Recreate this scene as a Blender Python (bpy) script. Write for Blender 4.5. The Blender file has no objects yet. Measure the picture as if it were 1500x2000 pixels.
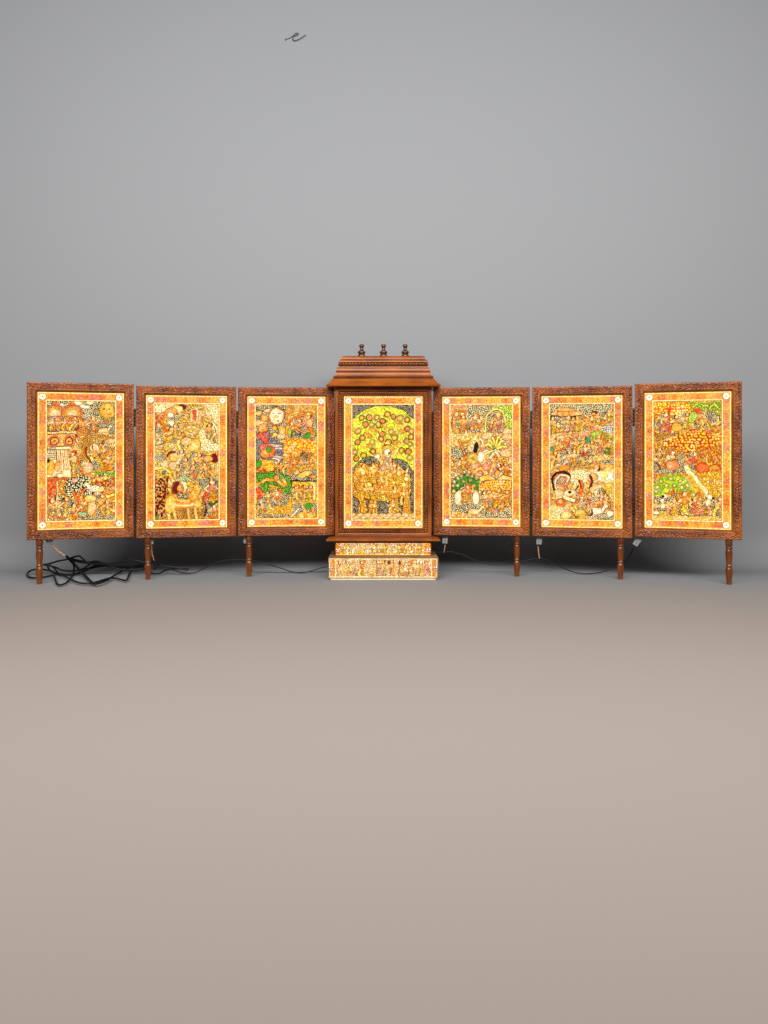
import bpy, math, random
import numpy as np
from mathutils import Matrix, Vector

SC = bpy.context.scene
COL = SC.collection
R = math.radians
H = 0.39            # camera height
F = 1610.0          # focal length in pixels of the 1500 px wide photograph
HORI = 875.0

def at(px, py, d):
    return Vector(((px - 750) * d / F, d, H - (py - HORI) * d / F))

# ------------------------------------------------------------------ helpers
class MB:
    """collects vertices / faces / uvs and links them as ONE mesh object"""
    def __init__(self):
        self.v = []; self.f = []; self.uv = []
        self.n = 0
    def add(self, v, f, uv=None):
        v = np.asarray(v, float).reshape(-1, 3)
        if uv is None:
            uv = np.zeros((len(v), 2))
        self.v.append(v); self.uv.append(np.asarray(uv, float))
        self.f.extend([tuple(int(i) + self.n for i in q) for q in f])
        self.n += len(v)
    def box(self, x0, x1, y0, y1, z0, z1, bev=0.0):
        b = bev
        if b <= 0:
            v = [(x, y, z) for x in (x0, x1) for y in (y0, y1) for z in (z0, z1)]
            self.add(v, [(0, 1, 3, 2), (4, 6, 7, 5), (0, 4, 5, 1), (2, 3, 7, 6), (0, 2, 6, 4), (1, 5, 7, 3)])
        else:
            rings = []
            def ring(i, z):
                return [(x0+i, y0+b, z), (x0+b, y0+i, z), (x1-b, y0+i, z), (x1-i, y0+b, z),
                        (x1-i, y1-b, z), (x1-b, y1-i, z), (x0+b, y1-i, z), (x0+i, y1-b, z)]
            for i, z in ((b, z0), (0, z0+b), (0, z1-b), (b, z1)):
                rings.append(ring(i * .999, z))
            v = [p for r_ in rings for p in r_]
            f = [tuple(range(7, -1, -1)), tuple(range(24, 32))]
            for k in range(3):
                for j in range(8):
                    a = k*8+j; c = k*8+(j+1) % 8
                    f.append((a, c, c+8, a+8))
            self.add(v, f)
    def lathe(self, prof, n=20, origin=(0, 0, 0)):
        ox, oy, oz = origin
        v = []
        for r_, z in prof:
            for k in range(n):
                a = 2*math.pi*k/n
                v.append((ox+r_*math.cos(a), oy+r_*math.sin(a), oz+z))
        f = []
        for i in range(len(prof)-1):
            for k in range(n):
                k2 = (k+1) % n
                f.append((i*n+k, i*n+k2, (i+1)*n+k2, (i+1)*n+k))
        f.append(tuple(range(n-1, -1, -1)))
        f.append(tuple(range((len(prof)-1)*n, len(prof)*n)))
        self.add(v, f)
    def ellipsoid(self, c, rad, M=None, nu=10, nv=6):
        v = []; f = []
        for i in range(nv+1):
            th = math.pi*i/nv
            for k in range(nu):
                a = 2*math.pi*k/nu
                p = Vector((rad[0]*math.sin(th)*math.cos(a), rad[1]*math.sin(th)*math.sin(a), rad[2]*math.cos(th)))
                if M is not None: p = M @ p
                v.append((c[0]+p.x, c[1]+p.y, c[2]+p.z))
        for i in range(nv):
            for k in range(nu):
                k2 = (k+1) % nu
                f.append((i*nu+k, (i+1)*nu+k, (i+1)*nu+k2, i*nu+k2))
        self.add(v, f)
    def tube(self, pts, r, n=8, smooth=6):
        pts = [Vector(p) for p in pts]
        if smooth > 1:
            q = []
            for i in range(len(pts)-1):
                p0 = pts[max(i-1, 0)]; p1 = pts[i]; p2 = pts[i+1]; p3 = pts[min(i+2, len(pts)-1)]
                for k in range(smooth):
                    t = k/smooth
                    q.append(.5*((2*p1)+(p2-p0)*t+(2*p0-5*p1+4*p2-p3)*t*t+(3*p1-p0-3*p2+p3)*t**3))
            q.append(pts[-1]); pts = q
        v = []; f = []
        up = Vector((0, 0, 1))
        nrm = None
        for i, p in enumerate(pts):
            t = (pts[min(i+1, len(pts)-1)] - pts[max(i-1, 0)])
            if t.length < 1e-9: t = Vector((1, 0, 0))
            t.normalize()
            if nrm is None:
                nrm = t.cross(up)
                if nrm.length < 1e-3: nrm = t.cross(Vector((0, 1, 0)))
            nrm = (nrm - t*nrm.dot(t)).normalized()
            b = t.cross(nrm)
            for k in range(n):
                a = 2*math.pi*k/n
                v.append(p + r*(nrm*math.cos(a)+b*math.sin(a)))
        for i in range(len(pts)-1):
            for k in range(n):
                k2 = (k+1) % n
                f.append((i*n+k, i*n+k2, (i+1)*n+k2, (i+1)*n+k))
        f.append(tuple(range(n-1, -1, -1)))
        f.append(tuple(range((len(pts)-1)*n, len(pts)*n)))
        self.add(v, f)
    def mesh(self, name, mat, smooth=True, angle=40):
        me = bpy.data.meshes.new(name)
        V = np.vstack(self.v)
        me.from_pydata(V.tolist(), [], self.f)
        me.update()
        uvl = me.uv_layers.new(name='UVMap')
        UV = np.vstack(self.uv)
        li = np.empty(len(me.loops), dtype=np.int32)
        me.loops.foreach_get('vertex_index', li)
        uvl.data.foreach_set('uv', UV[li].astype(np.float32).ravel())
        if smooth:
            me.polygons.foreach_set('use_smooth', np.ones(len(me.polygons), dtype=bool))
            if angle < 180:
                me.set_sharp_from_angle(angle=R(angle))
        if mat: me.materials.append(mat)
        return me

def link(name, me, parent=None, loc=(0, 0, 0), rot=(0, 0, 0)):
    o = bpy.data.objects.new(name, me)
    COL.objects.link(o)
    if parent is not None: o.parent = parent
    o.location = loc; o.rotation_euler = rot
    return o

def obj(name, mb, mat, parent=None, loc=(0, 0, 0), rot=(0, 0, 0), smooth=True, angle=40):
    return link(name, mb.mesh(name, mat, smooth, angle), parent, loc, rot)

def tag(o, label=None, cat=None, group=None, kind=None):
    if label: o['label'] = label
    if cat: o['category'] = cat
    if group: o['group'] = group
    if kind: o['kind'] = kind
    return o

# ------------------------------------------------------------------ materials
def mat(name):
    m = bpy.data.materials.new(name); m.use_nodes = True
    nt = m.node_tree
    return m, nt, nt.nodes['Principled BSDF']

def simple(name, col, rough=.5, metal=0.0, coat=0.0, var=.12, spec=.5):
    m, nt, b = mat(name)
    b.inputs['Specular IOR Level'].default_value = spec
    b.inputs['Roughness'].default_value = rough
    b.inputs['Metallic'].default_value = metal
    b.inputs['Coat Weight'].default_value = coat
    tc = nt.nodes.new('ShaderNodeTexCoord')
    nz = nt.nodes.new('ShaderNodeTexNoise'); nz.inputs['Scale'].default_value = 60; nz.inputs['Detail'].default_value = 4
    cr = nt.nodes.new('ShaderNodeValToRGB')
    cr.color_ramp.elements[0].position = .3; cr.color_ramp.elements[1].position = .7
    cr.color_ramp.elements[0].color = tuple(c*(1-var) for c in col)+(1,)
    cr.color_ramp.elements[1].color = tuple(min(c*(1+var), 1) for c in col)+(1,)
    nt.links.new(tc.outputs['Object'], nz.inputs['Vector'])
    nt.links.new(nz.outputs['Fac'], cr.inputs['Fac'])
    nt.links.new(cr.outputs['Color'], b.inputs['Base Color'])
    return m

def wood(name, dark, light, coord='UV', axis=0, rough=.3, coat=.5, spec=.25):
    m, nt, b = mat(name)
    b.inputs['Specular IOR Level'].default_value = spec
    b.inputs['Roughness'].default_value = rough
    b.inputs['Coat Weight'].default_value = coat
    b.inputs['Coat Roughness'].default_value = .16
    tc = nt.nodes.new('ShaderNodeTexCoord')
    mp = nt.nodes.new('ShaderNodeMapping')
    sc = [130, 130, 130]; sc[axis] = 9
    mp.inputs['Scale'].default_value = sc
    oi = nt.nodes.new('ShaderNodeObjectInfo')
    off = nt.nodes.new('ShaderNodeVectorMath'); off.operation = 'SCALE'
    off.inputs[0].default_value = (3.1, 5.7, 2.3)
    nt.links.new(oi.outputs['Random'], off.inputs['Scale'])
    nt.links.new(off.outputs[0], mp.inputs['Location'])
    nt.links.new(tc.outputs['UV' if coord == 'UV' else 'Object'], mp.inputs['Vector'])
    n1 = nt.nodes.new('ShaderNodeTexNoise'); n1.inputs['Scale'].default_value = 1; n1.inputs['Detail'].default_value = 6
    n1.inputs['Distortion'].default_value = .6
    nt.links.new(mp.outputs['Vector'], n1.inputs['Vector'])
    n2 = nt.nodes.new('ShaderNodeTexNoise'); n2.inputs['Scale'].default_value = 14; n2.inputs['Detail'].default_value = 3
    nt.links.new(tc.outputs['Object'], n2.inputs['Vector'])
    mx = nt.nodes.new('ShaderNodeMath'); mx.operation = 'MULTIPLY_ADD'
    mx.inputs[1].default_value = .55
    nt.links.new(n2.outputs['Fac'], mx.inputs[0])
    sb = nt.nodes.new('ShaderNodeMath'); sb.operation = 'MULTIPLY'; sb.inputs[1].default_value = .5
    nt.links.new(n1.outputs['Fac'], sb.inputs[0])
    nt.links.new(sb.outputs[0], mx.inputs[2])
    cr = nt.nodes.new('ShaderNodeValToRGB')
    cr.color_ramp.elements[0].position = .42; cr.color_ramp.elements[1].position = .62
    cr.color_ramp.elements[0].color = dark+(1,); cr.color_ramp.elements[1].color = light+(1,)
    nt.links.new(mx.outputs[0], cr.inputs['Fac'])
    nt.links.new(cr.outputs['Color'], b.inputs['Base Color'])
    bp = nt.nodes.new('ShaderNodeBump'); bp.inputs['Strength'].default_value = .18; bp.inputs['Distance'].default_value = .0006
    nt.links.new(n1.outputs['Fac'], bp.inputs['Height'])
    nt.links.new(bp.outputs['Normal'], b.inputs['Normal'])
    return m

EMIT = 1.36
def painting_mat(name, strength=EMIT):
    m, nt, b = mat(name)
    at_ = nt.nodes.new('ShaderNodeAttribute'); at_.attribute_name = 'paint'
    nt.links.new(at_.outputs['Color'], b.inputs['Emission Color'])
    b.inputs['Emission Strength'].default_value = strength
    hs = nt.nodes.new('ShaderNodeHueSaturation'); hs.inputs['Value'].default_value = .05
    nt.links.new(at_.outputs['Color'], hs.inputs['Color'])
    nt.links.new(hs.outputs['Color'], b.inputs['Base Color'])
    b.inputs['Roughness'].default_value = .4
    b.inputs['Specular IOR Level'].default_value = .15
    return m

M_FRAME = wood('carved_wood', (.092, .0185, .0015), (.255, .062, .0046), 'UV', 0, .33, .12, .36)
M_CABX = wood('cabinet_wood', (.150, .034, .0028), (.270, .069, .0062), 'OBJ', 0, .36, .10)
M_CABUV = wood('cabinet_rail_wood', (.090, .018, .0018), (.240, .058, .0055), 'UV', 0, .24, .20, .45)
M_TURN = wood('turned_wood', (.085, .019, .002), (.190, .047, .005), 'OBJ', 2, .28, .4)
M_FIN = wood('finial_wood', (.035, .008, .003), (.085, .020, .006), 'OBJ', 2, .2, .8)
M_PAINT = painting_mat('backlit_painting')
M_STRIP = painting_mat('backlit_strip', 1.4)
M_BRASS = simple('dark_hinge_metal', (.035, .018, .010), .38, .8)
M_STEEL = simple('latch_metal', (.55, .56, .58), .28, 1.0)
M_PLATE = simple('white_plastic', (.17, .17, .16), .45)
M_BLACK = simple('black_rubber', (.004, .004, .004), .5, spec=.22)
M_COPPER = simple('copper_lead', (.55, .16, .04), .4)
M_CREAMW = simple('cream_lead', (.62, .42, .20), .4)
M_BOXW = wood('plinth_wood', (.24, .115, .04), (.42, .23, .09), 'OBJ', 0, .35, .3)
M_HOOK = simple('hook_wire', (.035, .035, .04), .4, .3)

def acrylic():
    m, nt, b = mat('clear_acrylic')
    b.inputs['Base Color'].default_value = (.97, .98, .98, 1)
    b.inputs['Transmission Weight'].default_value = 1
    b.inputs['Roughness'].default_value = .02
    b.inputs['IOR'].default_value = 1.46
    return m
M_ACR = acrylic()

# ------------------------------------------------------------------ painted artwork
INK = (50, 20, 12); BLK = (22, 15, 24)
CREAM = (255, 230, 180); WHITE = (255, 250, 232); YEL = (251, 198, 62); LYEL = (255, 224, 112)
ORG = (238, 150, 44); LORG = (247, 184, 92); DORG = (214, 104, 26); RED = (205, 62, 30); PINK = (228, 142, 122)
MAG = (190, 84, 84); GRN = (70, 138, 40); LGRN = (166, 204, 66); DGRN = (38, 92, 34); TEAL = (40, 128, 96)
LIME = (228, 228, 84); BRN = (120, 50, 22); MAR = (92, 22, 20); SKIN = (246, 200, 130); PUR = (120, 80, 110)

class Art:
    def __init__(s, W, Hh, quad, seed):
        s.W, s.H = W, Hh
        s.rng = np.random.default_rng(seed)
        s.rnd = random.Random(seed)
        s.img = np.zeros((Hh, W, 3), np.float32)
        (s.tl, s.tr, s.br, s.bl) = [np.array(q, float) for q in quad]
        u = (np.arange(W)+.5)/W; v = (np.arange(Hh)+.5)/Hh
        U, V = np.meshgrid(u, v)
        s.U, s.V = U, V
        def bl(i):
            return (s.tl[i]*(1-U)*(1-V)+s.tr[i]*U*(1-V)+s.br[i]*U*V+s.bl[i]*(1-U)*V)
        s.X = bl(0).astype(np.float32); s.Y = bl(1).astype(np.float32)
        s.tab = {}
        s.xs = W/((s.tr[0]-s.tl[0]+s.br[0]-s.bl[0])/2)
        s.ys = Hh/((s.bl[1]-s.tl[1]+s.br[1]-s.tr[1])/2)
        s.fx = np.fft.rfftfreq(W); s.fy = np.fft.fftfreq(Hh)
        s.ff = np.hypot(s.fx[None, :], s.fy[:, None])
        s.cache = {}
        k_ = (1 if Hh > 200 else .3)/max(s.xs, .3)
        s.X = s.X+(2.2*s.noise(80, 301)+.9*s.noise(26, 302))*k_*.8
        s.Y = s.Y+(2.2*s.noise(80, 303)+.9*s.noise(26, 304))*k_*.8
        s.clip = np.ones((Hh, W), bool)
    def noise(s, lam, key=0):
        k = (lam, key)
        if k not in s.cache:
            w = s.rng.normal(size=(s.H, s.W))
            g = np.fft.rfft2(w)
            c = 1/lam
            g *= np.exp(-((s.ff-c)/(c*.38))**2)
            n = np.fft.irfft2(g, s=(s.H, s.W))
            s.cache[k] = (n/n.std()).astype(np.float32)
        return s.cache[k]
    def cells(s, p, key=0):
        k = ('c', p, key)
        if k not in s.cache:
            gy, gx = int(s.H/p)+3, int(s.W/p)+3
            jx = s.rng.uniform(-.3, .3, (gy, gx)); jy = s.rng.uniform(-.3, .3, (gy, gx)); rr = s.rng.random((gy, gx))
            yy, xx = np.mgrid[0:s.H, 0:s.W]/p
            iy = yy.astype(int); ix = xx.astype(int)
            best = np.full((s.H, s.W), 9.); bid = np.zeros((s.H, s.W))
            for dy in (-1, 0, 1):
                for dx in (-1, 0, 1):
                    cy = np.clip(iy+dy+1, 0, gy-1); cx = np.clip(ix+dx+1, 0, gx-1)
                    px = ix+dx+.5+jx[cy, cx]+.25*(iy+dy) % 1; py = iy+dy+.5+jy[cy, cx]
                    d = np.hypot(px-xx, py-yy)
                    m = d < best
                    best = np.where(m, d, best); bid = np.where(m, rr[cy, cx], bid)
            s.cache[k] = (best*p, bid)
        return s.cache[k]
    def sl(s, x0, y0, x1, y1):
        pad = 34
        ox = min(s.tl[0], s.bl[0]); oy = min(s.tl[1], s.tr[1])
        a = max(0, int((x0-ox)*s.xs)-pad); b = min(s.W, int((x1-ox)*s.xs)+pad)
        c = max(0, int((y0-oy)*s.ys)-pad); d = min(s.H, int((y1-oy)*s.ys)+pad)
        return (slice(c, max(d, c)), slice(a, max(b, a)))
    def put(s, sl, m, col):
        m = m & s.clip[sl]
        if callable(col):
            c = col(sl)
            s.img[sl][m] = c[m]
        else:
            c = np.broadcast_to(np.array(col, np.float32), m.shape+(3,)).copy()
            if m.sum() > 90 and sum(col) > 260:
                n = s.noise(24, 400)[sl]; f = s.noise(10.5, 401)[sl]; g = s.noise(9, 402)[sl]
                c *= (1+.07*n)[..., None]
                c[..., 1] *= 1+.05*g
                k = np.clip((np.abs(f+.25*n)-.05)*6, 0, 1)
                k = np.where(n > -.2, np.maximum(k, .5), 1)[..., None]
                c = c*k+np.array((104, 44, 18), np.float32)*(1-k)
                hl = np.clip((g-1.0)*1.5, 0, .7)[..., None]
                c = c*(1-hl)+np.array((255, 240, 200), np.float32)*hl
            s.img[sl][m] = c[m]
    # fills: functions returning colour arrays
    def worms(s, lam=13, a=CREAM, b=BLK, thr=0.0, key=1):
        n = s.noise(round(lam*.74, 1), key)+.3*s.noise(5, key+30)-.12*s.noise(40, key+31)
        def f(sl):
            k = np.clip((n[sl]-thr-.22)*2.6+.5, 0, 1)[..., None]
            return np.array(b)*(1-k)+np.array(a)*k
        return f
    def mix(s, cols, lam=44, ink=.12, key=2, il=12):
        lam = lam*.8
        n = s.noise(lam, key); n2 = s.noise(lam*1.7, key+50); t = s.noise(il, key+90)
        idx = (np.clip((n+.7*n2)/3.2+.5, 0, .999)*len(cols)).astype(int)
        edge = (idx != np.roll(idx, 1, 0)) | (idx != np.roll(idx, 1, 1))
        pal = np.array(cols, np.float32)
        def f(sl):
            c = pal[idx[sl]].copy()
            c *= (1+.07*t[sl])[..., None]
            c[edge[sl]] = c[edge[sl]]*.3+np.array((110, 42, 8))*.38
            if ink > 0:
                kk = np.abs(t[sl]) < ink*.95; c[kk] = c[kk]*.22+np.array((92, 34, 8))*.5
            return c
        return f
    def dots(s, p, r, a, b, key=3, alt=None):
        d, i = s.cells(p, key)
        def f(sl):
            k = np.clip((r-d[sl])*1.0+.5, 0, 1)[..., None]
            aa = np.broadcast_to(np.array(a, np.float32), k.shape[:2]+(3,)).copy()
            if alt is not None:
                aa[i[sl] > .55] = alt
            return np.array(b)*(1-k)+aa*k
        return f
    def ell(s, x, y, rx, ry, col, rot=0, ol=5, oc=INK):
        ol = min(ol, 3.4)
        m_ = max(rx, ry)+ol
        sl = s.sl(x-m_, y-m_, x+m_, y+m_)
        c, n = math.cos(R(rot)), math.sin(R(rot))
        dx = s.X[sl]-x; dy = s.Y[sl]-y
        a = dx*c+dy*n; b = -dx*n+dy*c
        if ol: s.put(sl, (a/(rx+ol))**2+(b/(ry+ol))**2 < 1, oc)
        q_ = (a/rx)**2+(b/ry)**2
        if not callable(col) and min(rx, ry) > 12 and sum(col) > 330:
            g = np.clip(1-q_, 0, 1)[..., None]
            cc = np.array(col, np.float32)
            rim = cc*np.array((.98, .86, .68), np.float32)
            fld = rim*(1-g)+cc*g+g*(255-cc)*.4
            if max(rx, ry) > 26:
                tx = s.mix([cc, cc*np.array((1, .93, .8)), np.minimum(cc*1.1, 255), (cc+np.array(LYEL))/2, (cc+np.array(WHITE))/2], 17, .10, 60, 8)(sl)
                rg = np.where(np.abs(np.sqrt(q_)*max(rx, ry)/11 % 1-.5) > .40, 1., 0.)[..., None]
                wt = .16 if sum(col) > 690 else .45
                fld = (fld*(1-wt)+tx*wt)*(1-rg*np.array((.03, .15, .36))*(wt/.45))
            s.put(sl, q_ < 1, lambda _s: fld*(1+.06*s.noise(9, 402)[_s])[..., None])
        else:
            s.put(sl, q_ < 1, col)
    def poly(s, pts, col, ol=5, oc=INK):
        P = np.array(pts, float); ol = min(ol, 4)
        sl = s.sl(P[:, 0].min()-ol, P[:, 1].min()-ol, P[:, 0].max()+ol, P[:, 1].max()+ol)
        X, Y = s.X[sl], s.Y[sl]
        m = np.zeros(X.shape, bool)
        for i in range(len(P)):
            x0, y0 = P[i]; x1, y1 = P[(i+1) % len(P)]
            if y0 == y1: continue
            c = ((y0 > Y) != (y1 > Y)) & (X < (x1-x0)*(Y-y0)/(y1-y0)+x0)
            m ^= c
        s.put(sl, m, col)
        if ol: s.line(list(pts)+[pts[0]], ol, oc)
    def curve(s, pts, k=6):
        P = [np.array(p, float) for p in pts]; out = []
        for i in range(len(P)-1):
            p0 = P[max(i-1, 0)]; p1 = P[i]; p2 = P[i+1]; p3 = P[min(i+2, len(P)-1)]
            for j in range(k):
                t = j/k
                out.append(.5*((2*p1)+(p2-p0)*t+(2*p0-5*p1+4*p2-p3)*t*t+(3*p1-p0-3*p2+p3)*t**3))
        out.append(P[-1])
        return [tuple(p) for p in out]
    def line(s, pts, w, col):
        for (x0, y0), (x1, y1) in zip(pts[:-1], pts[1:]):
            sl = s.sl(min(x0, x1)-w, min(y0, y1)-w, max(x0, x1)+w, max(y0, y1)+w)
            X, Y = s.X[sl], s.Y[sl]
            dx, dy = x1-x0, y1-y0
            L = dx*dx+dy*dy+1e-9
            t = np.clip(((X-x0)*dx+(Y-y0)*dy)/L, 0, 1)
            s.put(sl, np.hypot(X-x0-t*dx, Y-y0-t*dy) < max(w*.5, .9/s.xs), col)
    def brush(s, pts, w, col, ol=4):
        c = s.curve(pts)
        if ol: s.line(c, w+2*ol, INK)
        s.line(c, w, col)
    def flower(s, x, y, r, c1=ORG, c2=LYEL, leaf=GRN):
        for k in range(9):
            a = 2*math.pi*k/9
            s.ell(x+r*.80*math.cos(a), y+r*.80*math.sin(a), r*.30, r*.30, leaf, 0, 2, DGRN)
        s.ell(x, y, r*.78, r*.78, c1, 0, 3)
        s.ell(x, y, r*.42, r*.42, c2, 0, 4, DORG)
        s.ell(x, y, r*.14, r*.14, BRN, 0, 0)
    def fig(s, x, y, h, robe=YEL, top=ORG, skin=SKIN, halo=None, face=1, crown=True, arm=None, ground=True):
        rn = s.rnd
        if ground:
            s.ell(x, y-.45*h, .27*h, .5*h, s.worms(13, CREAM, BLK if s.H > 200 else BRN, .12 if s.H > 200 else -.4), rn.uniform(-12, 12), 0)
            s.ell(x, y-.55*h, .2*h, .46*h, s.mix([ORG, YEL, LORG, LYEL, DORG], 20, .05), rn.uniform(-30, 30), 0) if rn.random() < .4 else None
        o = max(2.5, h*.011); oc = (84, 34, 14)
        sh = rn.uniform(-.22, .22); wx = rn.uniform(.85, 1.45); face = face*rn.choice((1, 1, -1))
        kind = rn.choice((0, 0, 1, 2))
        vs = .74 if kind == 1 else 1.0
        def T(a, b):
            return (x+(a*wx+sh*b)*h, y-b*h*vs)
        if halo: s.ell(*T(0, .84), .17*h, .17*h, halo, 0, o, oc)
        fl = s.mix([robe, top, LYEL, robe, robe], 26, .05, 2, 9)
        if kind == 1:      # seated, knees apart
            s.ell(*T(0, .16), .30*h, .13*h, fl, rn.uniform(-12, 12), o, oc)
            s.ell(*T(.12, .24), .17*h, .09*h, robe, -20*face, o, oc)
        elif kind == 2:    # striding
            s.brush([T(-.05, .5), T(-.2, .27), T(-.16, .0)], .13*h, robe, o*.8)
            s.brush([T(.05, .5), T(.15, .27), T(.22, .02)], .13*h, fl, o*.8)
            s.brush([T(.08, .5), T(.24, .42), T(.3, .22)], .05*h, top, o*.6)
        else:
            s.poly([T(-.09, .5), T(.09, .5), T(.15, .28), T(.17, .04), T(.03, .07), T(-.17, .03), T(-.15, .25)], fl, o, oc)
            for k in (-.1, .07): s.line([T(k*.5, .48), T(k*1.5, .08)], o*.6, oc)
        s.ell(*T(0, .61), .12*h, .15*h*vs, top, rn.uniform(-15, 15), o, oc)
        a = arm if arm is not None else (rn.uniform(.2, .36), rn.uniform(.45, .95))
        s.brush([T(-.1, .7), T(-rn.uniform(.18, .3), .56), T(-rn.uniform(.05, .3), rn.uniform(.42, .75))], .05*h, skin, o*.5)
        s.brush([T(.1, .7), T(face*.2, .58), T(face*a[0], a[1])], .05*h, skin, o*.5)
        hx, hy = T(0, .86)
        s.ell(hx-face*.03*h, hy-.01*h, .09*h, .1*h, rn.choice((BLK, MAR, BRN)), 0, 0)
        s.ell(hx+face*.015*h, hy+.01*h, .078*h, .085*h, skin, 0, o*.5, oc)
        s.ell(hx+face*.04*h, hy, .016*h, .013*h, BLK, 0, 0)
        if crown and rn.random() < .7:
            s.poly([(hx-.09*h, hy-.05*h), (hx+.08*h, hy-.05*h), (hx-.01*h, hy-.17*h)], rn.choice((YEL, ORG, LYEL)), o*.6, oc)
        elif rn.random() < .5:
            s.ell(hx-face*.02*h, hy-.07*h, .085*h, .05*h, rn.choice((WHITE, RED, LYEL)), -15*face, o*.5, oc)
        for _ in range(3):
            s.ell(x+rn.uniform(-.2, .2)*h, y-rn.uniform(.05, .75)*h, .022*h, .022*h, rn.choice((WHITE, CREAM, RED, LYEL)), 0, 0)
    def cow(s, x, y, w, col=WHITE, face=1, spots=None, head=None):
        o = 5; f = face
        for k in (-.36, -.24, .22, .34):
            s.brush([(x+k*w, y-.25*w), (x+k*1.05*w, y-.1*w), (x+k*w, y)], .07*w, col, o*.7)
        s.ell(x, y-.38*w, .46*w, .2*w, col, 0, o)
        s.brush([(x+f*.36*w, y-.42*w), (x+f*.48*w, y-.58*w), (x+f*.5*w, y-.66*w)], .17*w, col, o*.7)
        s.ell(x+f*.57*w, y-.68*w, .14*w, .085*w, head or col, f*25, o)
        s.ell(x+f*.57*w, y-.71*w, .02*w, .02*w, BLK, 0, 0)
        s.brush([(x-f*.45*w, y-.42*w), (x-f*.55*w, y-.3*w), (x-f*.52*w, y-.1*w)], .03*w, BRN, 2)
        if spots:
            for k in range(7):
                s.ell(x+s.rnd.uniform(-.35, .35)*w, y-.38*w+s.rnd.uniform(-.12, .12)*w, .03*w, .03*w, spots, 0, 0)
    def tree(s, x, y, h, w, fill, trunk=ORG, lobes=6):
        s.brush([(x, y), (x+.02*w, y-.3*h), (x-.03*w, y-.6*h)], .05*w+10, trunk, 4)
        s.brush([(x, y-.35*h), (x-.2*w, y-.55*h), (x-.28*w, y-.7*h)], 14, trunk, 4)
        s.brush([(x, y-.35*h), (x+.18*w, y-.55*h), (x+.28*w, y-.7*h)], 14, trunk, 4)
        s.ell(x, y-.8*h, w*.5, h*.26, fill, 0, 6)
    # border shared by all the panels
    def border(s, seed=0):
        W, Hh = s.W, s.H
        u = s.U*W; v = s.V*Hh
        e = np.minimum(np.minimum(u, W-u), np.minimum(v, Hh-v))
        k = W/512.
        im = s.img
        # flower blocks
        per = 34*k
        side = np.where(e == np.minimum(u, W-u), v, u)
        cyc = (side/per)
        ci = cyc.astype(int)
        which = np.where(e == u, 0, np.where(e == W-u, 1, np.where(e == v, 2, 3)))
        rr = np.random.default_rng(seed+7)
        tabp = [(240, 160, 70), (250, 200, 96), ORG, (226, 140, 118), (246, 186, 110), (248, 196, 80), (232, 152, 136), (244, 176, 84), ORG, (246, 190, 90), (228, 132, 66), (234, 156, 110)]
        tab = np.array([[tabp[rr.integers(0, 12)] for _ in range(64)] for _ in range(4)], np.float32)
        base = tab[which, ci % 64]
        nxt = tab[which, (ci+1) % 64]
        fr = np.clip((cyc-ci-.45+.12*s.noise(20, 6))/.55, 0, 1)[..., None]
        base = base*(1-fr)+nxt*fr
        rad = np.hypot((cyc-ci-.5)*per, e-30*k)
        n = s.noise(11, 5)
        base = base*(1+.10*n)[..., None]
        ring = ((rad > 11.5*k) & (rad < 13.5*k)) | ((rad > 5*k) & (rad < 6.5*k))
        th = np.arctan2(e-30*k, (cyc-ci-.5)*per)
        petal = (np.cos(th*7) > .75) & (rad > 6*k) & (rad < 12*k)
        base[petal] *= .84
        base[ring] *= .74
        base[rad < 2.6*k] = (90, 40, 20)
        base[(rad > 12*k) & (n > 1.15)] *= .42
        base[(n < -1.5)] = (255, 226, 150)
        im[:] = base*np.array((.98, .91, .82))
        def band(a, b, c):
            im[(e >= a*k) & (e < b*k)] = c
        band(0, 8, (255, 224, 140)); band(8, 10, (190, 92, 30)); band(10, 12, (250, 190, 90))
        band(46, 48, (140, 60, 25)); band(48, 55, (255, 226, 150)); band(55, 57, (130, 60, 30))
        for cx in (30*k, W-30*k):
            for cy in (30*k, Hh-30*k):
                d = np.hypot(u-cx, v-cy)
                im[d < 21*k] = (130, 70, 40)
                im[d < 19*k] = (255, 250, 226)
                pt = (np.cos(np.arctan2(v-cy, u-cx)*10) > .8) & (d > 8*k) & (d < 17*k)
                im[pt] = (250, 226, 170)
                im[d < 6*k] = (236, 200, 130)
                im[d < 3.6*k] = (92, 92, 70)
        s.clip = e >= 57*k
    def finish(s, ink=.10, lam=15, glow=1.0):
        n = s.noise(lam, 77); z = s.noise(90, 78); f = s.noise(7, 79)
        m = (np.abs(n) < ink) & (z > -.4) & s.clip
        s.img[m] = s.img[m]*.34+np.array((44, 14, 2), np.float32)*.4
        lum = s.noise(26, 80)
        s.img *= (1+.05*lum+.04*f)[..., None]
        g = s.noise(9, 81)
        m = (np.abs(g) < .07) & (s.noise(60, 82) > -.3) & s.clip
        s.img[m] = s.img[m]*.45+np.array((96, 34, 6), np.float32)*.42
        hot = np.clip((.7*s.noise(56, 83)+.7*s.noise(150, 84)-.35)*.55, 0, .62)*s.clip*glow  # uneven backlight painted into the art colours as random bright patches
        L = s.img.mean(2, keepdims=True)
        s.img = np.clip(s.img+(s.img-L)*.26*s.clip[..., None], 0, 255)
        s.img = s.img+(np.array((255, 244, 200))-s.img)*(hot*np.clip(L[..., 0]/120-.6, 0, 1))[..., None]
        gm = np.where(s.clip, 1.08 if s.H > 200 else .92, 1.08)[..., None]
        s.img = 255*(np.clip(s.img, 0, 255)/255)**gm*np.array((1.04, 1.0, .97), np.float32)
        im = np.clip(s.img, 0, 255)/255.
        im = im.reshape(s.H//2, 2, s.W//2, 2, 3).mean((1, 3))
        lin = np.where(im <= .04045, im/12.92, ((im+.055)/1.055)**2.4)
        return lin.astype(np.float32)

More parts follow.
